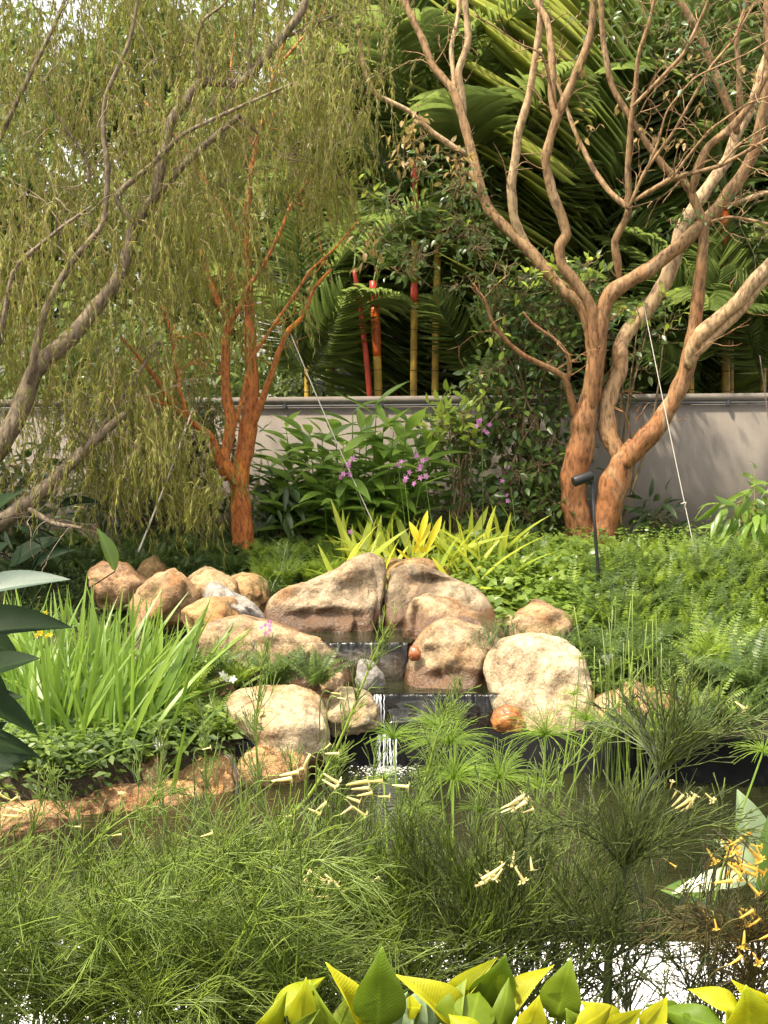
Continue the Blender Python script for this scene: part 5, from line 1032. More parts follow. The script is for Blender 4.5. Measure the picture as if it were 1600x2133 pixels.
def grass(name, label, sp, R, L, m='mondo', per=30, r=0.06, w=0.028):
    b = np.repeat(np.array(sp), per, 0); n = len(b); a = R.uniform(0, 6.28, n); d = np.stack([np.cos(a), np.sin(a), R.uniform(0.5, 2.2, n)], -1)
    me = blade_mesh(w, 0.45, 4); V0 = np.array([v.co[:] for v in me.vertices]); F0 = np.array([p.vertices[:] for p in me.polygons])
    V, Fq = scatter((V0, F0), b + R.normal(0, r, (n, 3)) * (1, 1, 0), d, nz(-d * (1, 1, 0) + np.array((0, 0, 0.6)) + R.normal(0, 0.1, (n, 3))), R.uniform(*L, n))
    return tag(obj(name, mk(name, V, Fq), M[m]), label, 'grass', kind='stuff')
grass('dark_grass', 'dark tufted grass under the trees behind the tan rocks', bank_spots((-800, -20), (8.75, 10.0), 150, R, 0.0), R, (0.14, 0.30))
grass('rock_grass', 'fine grass tufts growing between the cascade boulders', [P(x, y, Yd) for x, y, Yd in ((1040, 1320, 7.9), (1020, 1345, 7.8), (1150, 1345, 7.95), (1180, 1350, 7.9), (1200, 1370, 7.85), (1100, 1335, 7.95), (590, 1190, 8.9), (570, 1230, 8.7), (600, 1165, 9.1))], R, (0.12, 0.24), 'mondo', 40, 0.05, 0.022)
def fern(label, bpx, Y, n, L, m='fern_dark', fr=None, dirs=None, bz=None):
    b = P(bpx[0], bpx[1], Y); 
    t = thing('fern', b, label, 'fern', 'single ferns among the rocks')
    for i in range(n):
        az = (dirs[0] + (dirs[1] - dirs[0]) * (i + 0.5) / n if dirs else i * 2.4) + R.normal(0, 0.15); d = np.array((math.cos(az), math.sin(az) * 0.7 - 0.1, R.uniform(0.25, 1.1)))
        k = int(R.integers(0, len(FMS[m]))); obj('frond', FMS[m][k], None, t, frame(b, b + nz(d) * L * R.uniform(0.75, 1.15), (-d[0] * 0.5, -d[1] * 0.5 - 0.4, 1.0)))
FMS = {}
for m in ('fern', 'fern_dark'):
    FMS[m] = [mk('frond', V, Fs) for V, Fs in FL + FF]
    for me in FMS[m]: me.materials.append(M[m])
fern('dark fern spilling over the long sloping boulder', (575, 1425), 7.6, 13, 0.28)
fern('lacy fern above the cream block by the waterside', (660, 1430), 7.5, 12, 0.28)
fern('light fern trailing beside the iris clump over pinkish rock', (380, 1480), 7.4, 14, 0.34, 'fern')
fern('dark fern arching left of the small white blooms', (420, 1420), 7.6, 13, 0.32)
fern('light fern fringing the cream block', (440, 1540), 7.25, 13, 0.32, 'fern')
fern('broad green fern below the purple bloom', (500, 1430), 7.6, 11, 0.26, 'fern')
fern('drooping fern behind the rusty overhanging rock', (400, 1550), 7.3, 12, 0.28, 'fern_dark')
fern('pale fern at the corner where dark liner shows', (1570, 1440), 7.2, 13, 0.36, 'fern_dark')
fern('fern behind the dark flowering bush near the liner', (1490, 1400), 7.5, 13, 0.36, 'fern')
fern('fern hanging over the black pond liner', (1540, 1520), 7.02, 13, 0.34, 'fern_dark')
fern('bright fern hanging over the liner nearer the cascade', (1460, 1500), 7.12, 12, 0.30, 'fern')
fern('fern beside the pinkish rock on the liner edge', (1440, 1540), 7.05, 11, 0.26, 'fern_dark')
fern('dark fern trailing into water below cream boulder', (1265, 1545), 7.15, 12, 0.26, 'fern_dark')
fern('light fern fringing liner beside the rushes', (1345, 1540), 7.1, 12, 0.28, 'fern')
fern('fern tucked beside the white box', (1330, 1390), 7.7, 12, 0.28, 'fern_dark')

# ------------------------------------------------------------------ big-leaved plants
BL = [mk('leaf', *leaf_tpl(0.42, 12, f, d, 0.42, 0.9)) for f, d in ((0.2, 0.12), (0.35, 0.3), (0.1, 0.5))]
def big_leaf_plant(name, label, base, leaves, m, cat='plant', thick=0.006):
    t = thing(name, base, label, cat)
    for (bx, by, tx, ty, Y, w, k, roll, mm) in leaves:
        b = P(bx, by, Y); tp = P(tx, ty, Y - 0.06)
        key = (k, mm or m)
        if key not in BLC: c = BL[k].copy(); c.materials.clear(); c.materials.append(M[mm or m]); BLC[key] = c
        o = obj('leaf', BLC[key], None, t, frame(b, tp, (math.sin(roll), -0.75, math.cos(roll)), w / 0.42))
        mid = (b + np.array(base)) / 2 + np.array((0, 0, 0.06)); V, F = tube(smooth_path([np.array(base) + R.normal(0, 0.02, 3) * (1, 1, 0), mid, b], 8), np.linspace(thick, thick * 0.6, 8), 6)
        obj('stalk', mk('stalk', V, F), M[m], o)
    return t
BLC = {}
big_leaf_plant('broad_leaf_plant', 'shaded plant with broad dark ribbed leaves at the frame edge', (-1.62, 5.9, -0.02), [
    (-80, 1245, 134, 1188, 5.6, 0.26, 0, 0.1, 'painted_sheen_leaf'), (-90, 1330, 120, 1268, 5.7, 0.36, 1, 0.5, None), (-60, 1410, 73, 1360, 5.6, 0.42, 0, -0.4, None),
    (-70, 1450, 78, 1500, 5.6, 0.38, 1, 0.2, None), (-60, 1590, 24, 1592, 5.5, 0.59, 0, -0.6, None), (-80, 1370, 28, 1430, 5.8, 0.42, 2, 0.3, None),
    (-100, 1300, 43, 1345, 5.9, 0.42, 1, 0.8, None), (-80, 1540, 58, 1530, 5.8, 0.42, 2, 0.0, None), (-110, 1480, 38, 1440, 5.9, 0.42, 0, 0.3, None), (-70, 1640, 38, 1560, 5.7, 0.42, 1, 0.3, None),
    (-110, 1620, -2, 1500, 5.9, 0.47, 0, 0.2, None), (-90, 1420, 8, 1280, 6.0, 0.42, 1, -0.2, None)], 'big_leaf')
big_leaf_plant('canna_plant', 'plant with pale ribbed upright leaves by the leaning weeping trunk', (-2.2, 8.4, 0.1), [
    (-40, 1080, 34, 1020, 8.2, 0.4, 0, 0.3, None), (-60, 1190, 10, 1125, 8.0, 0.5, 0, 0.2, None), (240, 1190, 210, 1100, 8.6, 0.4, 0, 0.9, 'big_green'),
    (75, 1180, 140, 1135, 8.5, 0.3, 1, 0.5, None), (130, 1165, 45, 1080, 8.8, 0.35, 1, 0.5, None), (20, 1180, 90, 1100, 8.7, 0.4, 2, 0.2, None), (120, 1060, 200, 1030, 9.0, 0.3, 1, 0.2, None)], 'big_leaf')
big_leaf_plant('water_canna', 'plant with tall pale veined leaves standing in the near water', (1.36, 4.75, -0.4), [
    (1575, 1850, 1555, 1652, 4.75, 0.5, 0, 0.2, 'lily_pale'), (1600, 1860, 1620, 1690, 4.7, 0.5, 0, 0.2, 'big_green'), (1575, 1830, 1430, 1815, 4.7, 0.34, 2, 0.1, 'lily_pale'),
    (1575, 1840, 1525, 1745, 4.65, 0.45, 1, 0.4, 'lily_pale'), (1480, 1880, 1400, 1840, 4.75, 0.6, 1, 0.4, 'big_green'), (1600, 1900, 1690, 1800, 4.7, 0.5, 1, 0.3, 'big_green')], 'big_green')

# ------------------------------------------------------------------ papyrus and rushes
def umbel(c, r, n, R, up=0.35, rad=0.0011):
    d = R.normal(0, 1, (n, 3)); d[:, 2] = np.abs(d[:, 2]) * 0.9 - 0.28; d = nz(d); L = r * R.uniform(0.75, 1.1, n); t = np.linspace(0, 1, 5)
    path = c + L[:, None, None] * (d[:, None] * t[None, :, None] + np.array((0, 0, 1.0)) * (up * t - (up + 0.12) * t * t)[None, :, None])
    return tubes(path, np.linspace(rad, rad * 0.55, 5)[None].repeat(n, 0), 3)
R = np.random.default_rng(55)
pp = thing('papyrus', (0.2, 4.9, -0.4), 'dwarf papyrus clump with round green starburst heads in the pond', 'plant')
for (x, y, rp, Y, n) in ((820, 1538, 62, 4.95, 90), (905, 1512, 80, 5.1, 90), (937, 1548, 108, 4.9, 190), (945, 1622, 105, 4.75, 190), (1038, 1622, 95, 4.85, 170), (1136, 1532, 95, 4.9, 120), (1222, 1500, 62, 5.0, 80), (1196, 1447, 36, 5.05, 40), (868, 1690, 60, 4.8, 90), (1000, 1690, 55, 5.0, 80), (1120, 1640, 55, 5.05, 80), (1590, 1565, 80, 4.6, 60), (800, 1625, 50, 5.1, 60)):
    c = P(x, y, Y); b = np.array((c[0] * 0.8 + 0.04 + R.normal(0, 0.04), Y + R.normal(0, 0.05), -0.45))
    V, F = tube(smooth_path([b, (b + c) / 2 + np.array((R.normal(0, 0.02), 0, 0.03)), c], 10), np.linspace(0.0045, 0.003, 10), 6); st = obj('stem', mk('stem', V, F), M['papyrus'], pp)
    V, F = umbel(c, rp * Y / F_PX, n, R); obj('umbel', mk('umbel', V, F), M['papyrus'], st)
ru = thing('rush_clump', (1.15, 7.1, -0.4), 'thin upright rush stems rising beside the cream boulder', 'plant')
for k in range(34):
    x = RN.normal(1300, 48); top = RN.uniform(1225, 1430); Y = RN.uniform(6.95, 7.25); b = P(x + RN.normal(0, 26), 1700, Y); b[2] = -0.4; c = P(x, top, Y)
    V, F = tube(smooth_path([b, (b + c) / 2 + np.array((RN.normal(0, 0.012), 0, 0)), c], 6), np.linspace(0.0035, 0.0022, 6), 5); st = obj('stem', mk('stem', V, F), M['russelia_mid'], ru)
    if k % 3 == 0: V, F = umbel(c, RN.uniform(0.03, 0.06), 10, RN, 0.5, 0.0016); obj('umbel', mk('umbel', V, F), M['papyrus'], st)

# ------------------------------------------------------------------ firecracker plants in the planter
def trumpet():
    g = Geo(); n = 7; t = np.array([0, 0.08, 0.3, 0.6, 0.85, 0.93, 0.97]); r = np.array([0.03, 0.05, 0.066, 0.088, 0.105, 0.115, 0.09])
    V, F = tube(np.stack([0 * t, t, 0.10 * np.sin(t * 2.6)], -1), r, 8); g.add(V, F)
    tp = leaf_tpl(0.8, 3, 0.1, 0.35, 0.6, 0.6)
    for k in range(5):
        a = 2 * math.pi * k / 5; d = np.array([(math.cos(a) * 1.0, 0.5, math.sin(a) * 1.0)]); g.add(*scatter(tp, np.array([(math.cos(a) * 0.11, 0.9, math.sin(a) * 0.11)]), d, np.array([(-math.cos(a) * 0.4, 1, -math.sin(a) * 0.4)]), 0.27))
    return g.mesh('flower')
TR = trumpet(); TR.materials.append(M['petal']); TRO = TR.copy(); TRO.materials.clear(); TRO.materials.append(M['petal_orange'])
def whorls(path, R, spacing, k, bl, f0=0.12, th=(0.5, 1.0), sub=3, r0=0.00085, gravity=0.25, scat=0.5):
    """side branchlets of one stem -> list of (P4 arrays, radii) ready for tubes()"""
    n = len(path); L = np.concatenate(([0], np.cumsum(np.linalg.norm(np.diff(path, axis=0), axis=1)))); m = max(3, int(L[-1] * (1 - f0) / spacing))
    f = np.linspace(f0, 1.0, m) + R.normal(0, 0.3 / m, m); f = np.clip(f, 0, 0.999); x = f * (n - 1); i = np.minimum(x.astype(int), n - 2); fr = (x - i)[:, None]
    p = path[i] * (1 - fr) + path[i + 1] * fr; T = nz(path[i + 1] - path[i]); A = nz(np.cross(T, (0.3, 0.9, 0.2))); B_ = np.cross(T, A)
    p = np.repeat(p, k, 0); T = np.repeat(T, k, 0); A = np.repeat(A, k, 0); B_ = np.repeat(B_, k, 0); ff = np.repeat(f, k)
    ph = R.uniform(0, 6.28, len(p)); tt = R.uniform(*th, len(p)); rad = np.cos(ph)[:, None] * A + np.sin(ph)[:, None] * B_
    d = T * np.cos(tt)[:, None] + rad * np.sin(tt)[:, None]; l = bl * R.uniform(0.5, 1.15, len(p)) * (1.05 - 0.6 * ff)
    t = np.linspace(0, 1, 5)
    P1 = p[:, None] + l[:, None, None] * (d[:, None] * t[None, :, None] + T[:, None] * (0.18 * t * t)[None, :, None] - np.array((0, 0, gravity)) * (t ** 2)[None, :, None]) + R.normal(0, 0.002, (len(p), 5, 3)) * t[None, :, None]
    out = [(P1, np.linspace(r0, r0 * 0.6, 5)[None].repeat(len(p), 0))]
    if sub:
        q = np.repeat(P1, sub, 0); s = R.uniform(0.25, 0.9, len(q)) * 4; i = s.astype(int); fr = (s - i)[:, None]; ar = np.arange(len(q)); b = q[ar, i] * (1 - fr) + q[ar, i + 1] * fr; T2 = nz(q[ar, i + 1] - q[ar, i])
        d2 = nz(T2 + nz(R.normal(0, 1, b.shape)) * scat); l2 = np.repeat(l, sub) * R.uniform(0.35, 0.75, len(b)); t3 = np.linspace(0, 1, 3)
        P2 = b[:, None] + l2[:, None, None] * (d2[:, None] * t3[None, :, None] - np.array((0, 0, gravity * 0.6)) * (t3 ** 2)[None, :, None])
        out.append((P2, np.linspace(r0 * 0.8, r0 * 0.5, 3)[None].repeat(len(b), 0)))
    return out
def firecracker(label, stems, m, seed, spacing=0.026, k=5, bl=0.10, sub=3, flowers=(), stem_m=None, th=(0.5, 1.05), r0=0.00085, gravity=0.25, fm=None, group='firecracker plants in the planter', fsize=1.0):
    R = np.random.default_rng(seed); s0 = stems[0]; b = P(s0[0][0][0], s0[0][0][1], s0[1])
    t = thing('firecracker_plant', (b[0], b[1], 0.73), label, 'plant', group); g = Geo()
    for st in stems:
        pts, Y0, Y1, w0, w1, f0 = st[:6]; mul = st[6] if len(st) > 6 else 1.0
        s = smooth_path(pts, max(10, 4 * len(pts))); n = len(s); Yv = np.linspace(Y0, Y1, n); path = np.array([P(s[i, 0], s[i, 1], Yv[i]) for i in range(n)])
        V, F = tube(path, np.linspace(w0, w1, n) / 2 * Yv / F_PX, 6); obj('stem', mk('stem', V, F), M[stem_m or m], t)
        for Pk, Rk in whorls(path, R, spacing, k, bl * mul, f0, th, sub, r0, gravity): g.add(*tubes(Pk, Rk, 3))
    tag(obj('foliage', g.mesh('foliage'), M[m], t), kind='stuff')
    for (x, y, ang, ln) in flowers:
        Yf = R.uniform(1.72, 1.86); a = math.radians(ang); L = ln * fsize * 0.88; c = P(x, y, Yf); dx, dz = math.cos(a) * L * Yf / F_PX, math.sin(a) * L * Yf / F_PX
        o0 = c - np.array((dx, 0, dz)) / 2; o1 = c + np.array((dx, R.normal(0, 0.006), dz)) / 2
        fo = obj('flower', fm or TR, None, t, frame(o0, o1, (R.normal(0, 0.4), -1, 0.3)))
        # its thin stalk back into the foliage
        V, F = tube(smooth_path([o0, o0 - np.array((dx * 0.7, -0.004, dz * 0.6)), o0 - np.array((dx * 1.2, -0.02, dz * 0.8 + 0.02)), o0 - np.array((dx * 1.3, -0.04, dz * 0.8 + 0.07))], 9), np.full(9, 0.0008), 4); obj('flower_stalk', mk('flower_stalk', V, F), M[m], fo)
    return t
R = np.random.default_rng(91)
# the mounded mass on the planter's near end: many arching stems
mass = []
for k in range(70):
    bx = R.uniform(-260, 640); tx = bx + R.normal(30, 130); ty = R.uniform(1690, 2010) + 0.12 * max(0, tx - 420) + (70 if tx < 360 else 0); by = 2190
    y0 = R.uniform(1.62, 1.95); mass.append(([(bx, by), (bx + (tx - bx) * 0.25, by - (by - ty) * 0.55), (bx + (tx - bx) * 0.65, ty + 30), (tx + R.normal(0, 60), ty + R.normal(10, 30))], y0, y0 - R.uniform(-0.1, 0.2), 5, 2.5, 0.2))
for k in range(70):
    bx = R.uniform(-260, 660); ty = R.uniform(1930, 2100); tx = bx + R.normal(0, 110); y0 = R.uniform(1.66, 1.97)
    mass.append(([(bx, 2190), (bx + (tx - bx) * 0.4, (2190 + ty) / 2), (tx, ty), (tx + R.normal(0, 70), ty + R.normal(20, 20))], y0, y0 - R.uniform(-0.05, 0.1), 5, 2.5, 0.0))
firecracker('mounded mass of fine bright green drooping stems filling the near corner', mass[::2], 'russelia', 1, 0.030, 5, 0.125, 3, [
    (33, 1688, -15, 50), (48, 1683, -12, 46), (20, 1700, -8, 40), (12, 1660, 150, 34), (28, 1665, 30, 30), (252, 1660, 85, 26), (160, 1722, 0, 22), (243, 1740, 8, 26), (430, 1741, 10, 30), (600, 1700, 6, 24),
    (440, 1880, 4, 26), (405, 1876, 12, 22), (640, 1828, -110, 44), (512, 1880, -25, 30), (496, 2022, 3, 30), (470, 2020, -5, 36), (507, 2028, -15, 44), (520, 2055, -35, 36), (420, 2036, 20, 36), (672, 1868, 0, 30)], th=(0.4, 0.95), gravity=0.2)
firecracker('olive-green fine stems woven through the near-corner mass', mass[1::2], 'russelia_mid', 21, 0.030, 5, 0.125, 3, th=(0.35, 0.9), gravity=0.15)
firecracker('long diagonal green firecracker stem reaching up before the sloping boulder', [
    ([(330, 2180), (400, 1980), (475, 1870), (550, 1755), (630, 1675), (680, 1600), (718, 1520), (750, 1440), (778, 1370), (802, 1322)], 1.9, 1.85, 11, 3, 0.22)], 'russelia', 2, 0.034, 5, 0.06, 2, [
    (603, 1612, 10, 48), (588, 1624, 8, 52), (622, 1605, 20, 30), (640, 1585, 60, 36), (690, 1622, -35, 46), (686, 1632, -30, 40), (692, 1570, 0, 36), (682, 1555, 40, 22), (745, 1632, 8, 56), (752, 1642, 6, 46), (780, 1628, 2, 44), (735, 1665, -20, 40), (760, 1655, 10, 40), (722, 1690, 30, 34), (655, 1690, -25, 36), (668, 1684, 35, 40), (800, 1660, -5, 30), (748, 1690, -40, 40), (835, 1637, -5, 42), (700, 1445, -10, 24), (712, 1455, -8, 22)], th=(0.3, 0.7), gravity=-0.05)
firecracker('upright firecracker stem before the rusty overhanging rock', [
    ([(470, 2190), (440, 1950), (432, 1850), (430, 1700), (428, 1580), (426, 1500)], 1.95, 1.9, 9, 3, 0.3), ([(640, 2190), (590, 1960), (560, 1760), (540, 1640), (533, 1520), (541, 1430), (546, 1378)], 1.95, 1.9, 8, 2.5, 0.35)], 'russelia_mid', 3, 0.032, 5, 0.07, 2, [(430, 1560, 10, 22), (560, 1480, 15, 20)], th=(0.35, 0.75), gravity=-0.05)
firecracker('leafy green shoots sprouting from the near-corner mass', [
    ([(60, 2180), (95, 2030), (175, 1910), (245, 1805), (295, 1720), (330, 1640)], 1.8, 1.75, 9, 3, 0.15), ([(-20, 2180), (5, 2060), (50, 1965), (110, 1850), (175, 1775), (250, 1710), (350, 1655)], 1.8, 1.75, 9, 3, 0.15),
    ([(-30, 2100), (0, 1900), (30, 1810), (70, 1725), (95, 1640)], 1.8, 1.8, 7, 2.5, 0.15), ([(360, 2150), (352, 1900), (345, 1720), (337, 1640), (335, 1550)], 1.95, 1.95, 6, 2.5, 0.3), ([(200, 2180), (215, 1900), (150, 1720), (110, 1640)], 1.85, 1.8, 6, 2, 0.2)], 'russelia', 4, 0.03, 5, 0.06, 2, th=(0.3, 0.7), gravity=-0.05)
firecracker('green firecracker stem leaning over the papyrus', [
    ([(812, 2190), (816, 2000), (822, 1850), (846, 1730), (888, 1620), (912, 1530), (952, 1455)], 1.9, 1.85, 11, 3, 0.1), ([(690, 2190), (698, 1900), (702, 1750), (698, 1600)], 1.95, 1.9, 9, 3, 0.2)], 'russelia_mid', 5, 0.026, 5, 0.075, 3, [
    (640, 1838, -60, 44), (662, 1826, -35, 46), (690, 1832, -40, 40), (682, 1850, 70, 34), (705, 1846, -42, 42), (648, 1815, -30, 34), (780, 1835, 30, 30), (620, 2015, -30, 42), (636, 2030, -65, 40)], th=(0.35, 0.8), gravity=0.0)
firecracker('olive firecracker tangle in front of the near water', [
    ([(R.uniform(640, 1000), 2190), (x0, 2000), (x0 + R.normal(0, 60), 1880), (x0 + R.normal(0, 110), R.uniform(1740, 1850))], 1.85, 1.9, 6, 2.5, 0.15) for x0 in np.linspace(600, 1000, 20)], 'russelia', 6, 0.028, 5, 0.10, 3, th=(0.35, 0.85), gravity=0.1)
firecracker('dark firecracker bush with cream trumpets hanging mid-frame', [
    ([(1035, 2190), (1042, 1990), (1060, 1880), (1082, 1800), (1102, 1700)], 1.85, 1.85, 14, 4, 0.25)] + [([(1035 + R.normal(0, 40), 2190), (x0, 1990), (x0 + (x0 - 1060) * 0.5, 1860), (x0 + (x0 - 1060) * 0.9, R.uniform(1690, 1800))], 1.88, 1.85, 7, 2.5, 0.15) for x0 in np.linspace(950, 1180, 7)], 'russelia_dark', 7, 0.026, 4, 0.11, 2, [
    (1022, 1820, -145, 52), (1035, 1812, -140, 50), (1015, 1832, -150, 48), (1003, 1842, -160, 34), (1070, 1788, -95, 40), (1044, 1808, 80, 30), (1082, 1822, -60, 44), (1107, 1797, -82, 34), (1040, 1822, -120, 34),
    (1062, 1676, 25, 46), (1075, 1668, 35, 50), (1090, 1672, 40, 44), (1082, 1682, 30, 46), (1058, 1688, 20, 36), (1100, 1690, 15, 30)], th=(0.25, 0.65), r0=0.001, gravity=0.03)
firecracker('tallest dark woody firecracker bush with thick central stem', [
    ([(1262, 2190), (1266, 2050), (1272, 1950), (1296, 1830), (1312, 1760), (1332, 1680), (1372, 1600), (1400, 1520), (1420, 1450)], 1.85, 1.85, 22, 5, 0.22)] +
    [([(1372, 1610), (1390 + dx * 0.3, 1560), (1400 + dx * 0.7, 1500 + abs(dx) * 0.15), (1400 + dx, 1420 + abs(dx) * 0.55)], 1.85, 1.82 + R.normal(0, 0.05), 6, 3, 0.1, 0.8) for dx in (-150, -115, -85, -55, -25, 5, 35, 65, 95, 125, 155, 180)] +
    [([(1300, 1810), (1320 + dx * 0.3, 1760), (1330 + dx * 0.7, 1720), (1335 + dx, 1650 + abs(dx) * 0.4)], 1.85, 1.82 + R.normal(0, 0.05), 6, 3, 0.1) for dx in (-210, -150, -90, -40, 30, 80, 140, 200)] +
    [([(1268, 2000), (1290 + dx * 0.3, 1960), (1300 + dx * 0.7, 1900), (1300 + dx, 1800 + abs(dx) * 0.2)], 1.85, 1.85 + R.normal(0, 0.05), 6, 3, 0.2) for dx in (-150, -60, 70, 150)], 'russelia_dark', 8, 0.026, 4, 0.095, 2, [
    (1325, 1728, 60, 30), (1422, 1672, 40, 46), (1412, 1668, 45, 42), (1440, 1670, 62, 44), (1430, 1682, 35, 36), (1478, 1661, -45, 30), (1405, 1655, 60, 26), (1398, 1634, 80, 22), (1390, 1550, 30, 24), (1540, 1468, -35, 26)], th=(0.22, 0.6), r0=0.001, gravity=0.02)
up_ = []
for x0 in np.linspace(650, 1180, 13):
    x0 = x0 + R.normal(0, 12); tp_ = R.uniform(1600, 1800); y0 = R.uniform(1.85, 1.98); up_.append(([(x0 + R.normal(0, 40), 2190), (x0 + R.normal(0, 15), 2000), (x0, 1880), (x0 + R.normal(0, 45), tp_)], y0, y0, 5, 2.2, 0.25))
tall_ = [([(x0 + R.normal(0, 25), 2190), (x0 + R.normal(0, 10), 1980), (x0 + lx * 0.35, 1820), (x0 + lx, ty)], 1.9, 1.9, 6, 2.2, 0.3) for x0, lx, ty in ((270, 22, 1590), (590, 20, 1560), (640, 40, 1590), (765, 15, 1575), (975, 25, 1610), (1075, -25, 1620), (1145, 20, 1590), (1205, 35, 1570), (1480, 30, 1620), (880, -30, 1640), (520, -20, 1610))]
firecracker('slender bud-tipped green stems standing above the foreground tangle', tall_, 'russelia_mid', 41, 0.034, 4, 0.07, 2, th=(0.3, 0.7), gravity=-0.03)
firecracker('feathery upright olive stems veiling the pond between the papyrus', up_, 'russelia_mid', 31, 0.028, 4, 0.09, 2, th=(0.25, 0.65), gravity=0.02)
firecracker('leaning slender green stems crossing in front of the cream boulder', [
    ([(1020, 2180), (1030, 1900), (1080, 1740), (1210, 1560), (1290, 1460), (1335, 1395)], 1.95, 1.95, 6, 2.5, 0.45), ([(1060, 2180), (1100, 1850), (1180, 1660), (1260, 1540), (1400, 1410), (1478, 1362)], 1.95, 1.95, 5, 2, 0.5)], 'russelia', 9, 0.04, 3, 0.05, 1, th=(0.3, 0.6), gravity=0)
base_t = []
for k in range(40):
    bx = R.uniform(680, 1500); base_t.append(([(bx, 2190), (bx + R.normal(0, 30), 2080), (bx + R.normal(0, 70), R.uniform(1950, 2010)), (bx + R.normal(0, 120), R.uniform(1880, 1990))], R.uniform(1.8, 1.97), R.uniform(1.8, 1.97), 7, 2.5, 0.15))
firecracker('dark leafless tangle of stems low over the pale path', base_t, 'russelia_dark', 10, 0.028, 4, 0.075, 2, th=(0.3, 0.9), r0=0.001, gravity=0.05)
firecracker('brownish arching firecracker plant with orange-yellow trumpets', [
    ([(1590 + R.normal(0, 30), 2190), (1570, 2060), (1530 + dx * 0.5, 1950), (1500 + dx, 1880 + R.normal(0, 30))], 1.82, 1.8, 8, 3, 0.1) for dx in (-110, -70, -40, 0, 40, 80, 110, 140)] , 'russelia_brown', 11, 0.024, 5, 0.08, 3,
    [(1540 + R.normal(0, 26), 1800 + R.normal(0, 34), R.choice([-35, -50, -20, -65, 30]) + R.normal(0, 12), R.uniform(44, 58)) for _ in range(19)] + [(1562 + R.normal(0, 28), 1940 + R.normal(0, 32), R.choice([-35, -50, 30, -80, 45]) + R.normal(0, 12), R.uniform(44, 58)) for _ in range(15)] + [(1400, 1800, -30, 26), (1470, 1905, -60, 36), (1490, 1925, -80, 34), (1575, 1762, -10, 36)], fm=TRO, th=(0.4, 1.0), fsize=0.82)

# ------------------------------------------------------------------ lime pothos along the bottom edge
def pothos_leaf(fold, droop, seed):
    V, F = leaf_tpl(0.62, 14, fold, droop, 0.36, 1.15, 0.0); V = V.copy(); V[0] = (-0.10, -0.06, V[0][2]); V[2] = (0.10, -0.06, V[2][2])
    # one more row each side so the blade curves
    R = np.random.default_rng(seed); V[:, 2] += 0.02 * np.sin(V[:, 1] * 9 + seed) + 0.012 * np.sin(V[:, 0] * 14 + V[:, 1] * 5 + seed)
    return mk('leaf', V, F)
PL = [pothos_leaf(0.25, 0.10, 1), pothos_leaf(0.6, 0.25, 2), pothos_leaf(0.12, 0.35, 3), pothos_leaf(0.9, 0.15, 4)]
PLC = {}
def pothos(label, base, leaves):
    t = thing('pothos_plant', base, label, 'plant', 'lime pothos plants along the planter')
    for (bx, by, tx, ty, w, k, roll, m, Y) in leaves:
        key = (k, m); Y = Y - 0.14
        if key not in PLC: c = PL[k].copy(); c.materials.clear(); c.materials.append(M[m]); PLC[key] = c
        bx, by = tx + (bx - tx) * 0.92, ty + (by - ty) * 0.92; w = w * 0.9; b = P(bx, by, Y); tp = P(tx, ty, Y + R.normal(0, 0.015)); L = math.hypot(bx - tx, by - ty); wr = w / L / 0.62
        o = obj('leaf', PLC[key], None, t, frame(b, tp, (math.sin(roll), -math.cos(roll), 0.35), wr))
        md = o.modifiers.new('solid', 'SOLIDIFY'); md.thickness = 0.006
        V, F = tube(smooth_path([np.array(base) + np.array((R.normal(0, 0.03), 0.0, 0)), b + np.array((0, 0.015, -0.04)), b + np.array((0, 0.004, 0.0))], 7), np.full(7, 0.0016), 6); obj('stalk', mk('stalk', V, F), M['pothos_green'], o)
    return t
p1, p2, p3 = 'pothos', 'pothos_green', 'pothos_pale'
q0 = P(750, 2300, 1.55); q1 = P(1030, 2300, 1.55); q2 = P(1500, 2300, 1.55); q3 = P(1290, 2300, 1.55)
pothos('pothos with large upright lime leaf before mid-planter stems', q0, [
    (786, 2150, 796, 1983, 104, 0, 0.05, p2, 1.62), (756, 2150, 703, 2018, 58, 1, 0.5, p1, 1.66), (560, 2125, 664, 2026, 62, 2, -0.5, p1, 1.68), (618, 2155, 640, 2040, 64, 0, 0.3, p1, 1.67), (700, 2160, 640, 2060, 76, 1, -0.4, p2, 1.69),
    (520, 2180, 600, 2095, 56, 2, 0.6, p1, 1.64), (590, 2160, 660, 2110, 40, 3, 0.2, p2, 1.63), (690, 2180, 740, 2060, 60, 0, 0.4, p2, 1.7), (850, 2160, 880, 2060, 70, 0, -0.3, p3, 1.68), (760, 2180, 840, 2100, 60, 2, 0.3, p3, 1.66)])
pothos('pothos with cluster of pointed yellow-lime leaves in mid-planter', q1, [
    (955, 2138, 846, 2030, 72, 1, 0.6, p1, 1.63), (946, 2100, 1030, 1996, 52, 3, -0.4, p1, 1.66), (1000, 2098, 1056, 2000, 92, 0, 0.35, p2, 1.65), (935, 2150, 962, 2045, 66, 1, -0.4, p2, 1.62), (975, 2150, 1000, 2062, 96, 0, 0.1, p2, 1.6),
    (1048, 2140, 1142, 2002, 62, 1, -0.6, p1, 1.64), (1030, 2160, 1070, 2050, 60, 2, 0.3, p2, 1.61), (880, 2100, 828, 2098, 34, 2, 0.4, p1, 1.64), (930, 2080, 895, 2050, 60, 0, 0.8, p3, 1.68), (900, 2150, 870, 2078, 60, 0, 0.2, p3, 1.67), (1090, 2170, 1125, 2078, 70, 0, 0.2, p1, 1.6), (1000, 2180, 940, 2110, 70, 2, 0.3, p1, 1.58)])
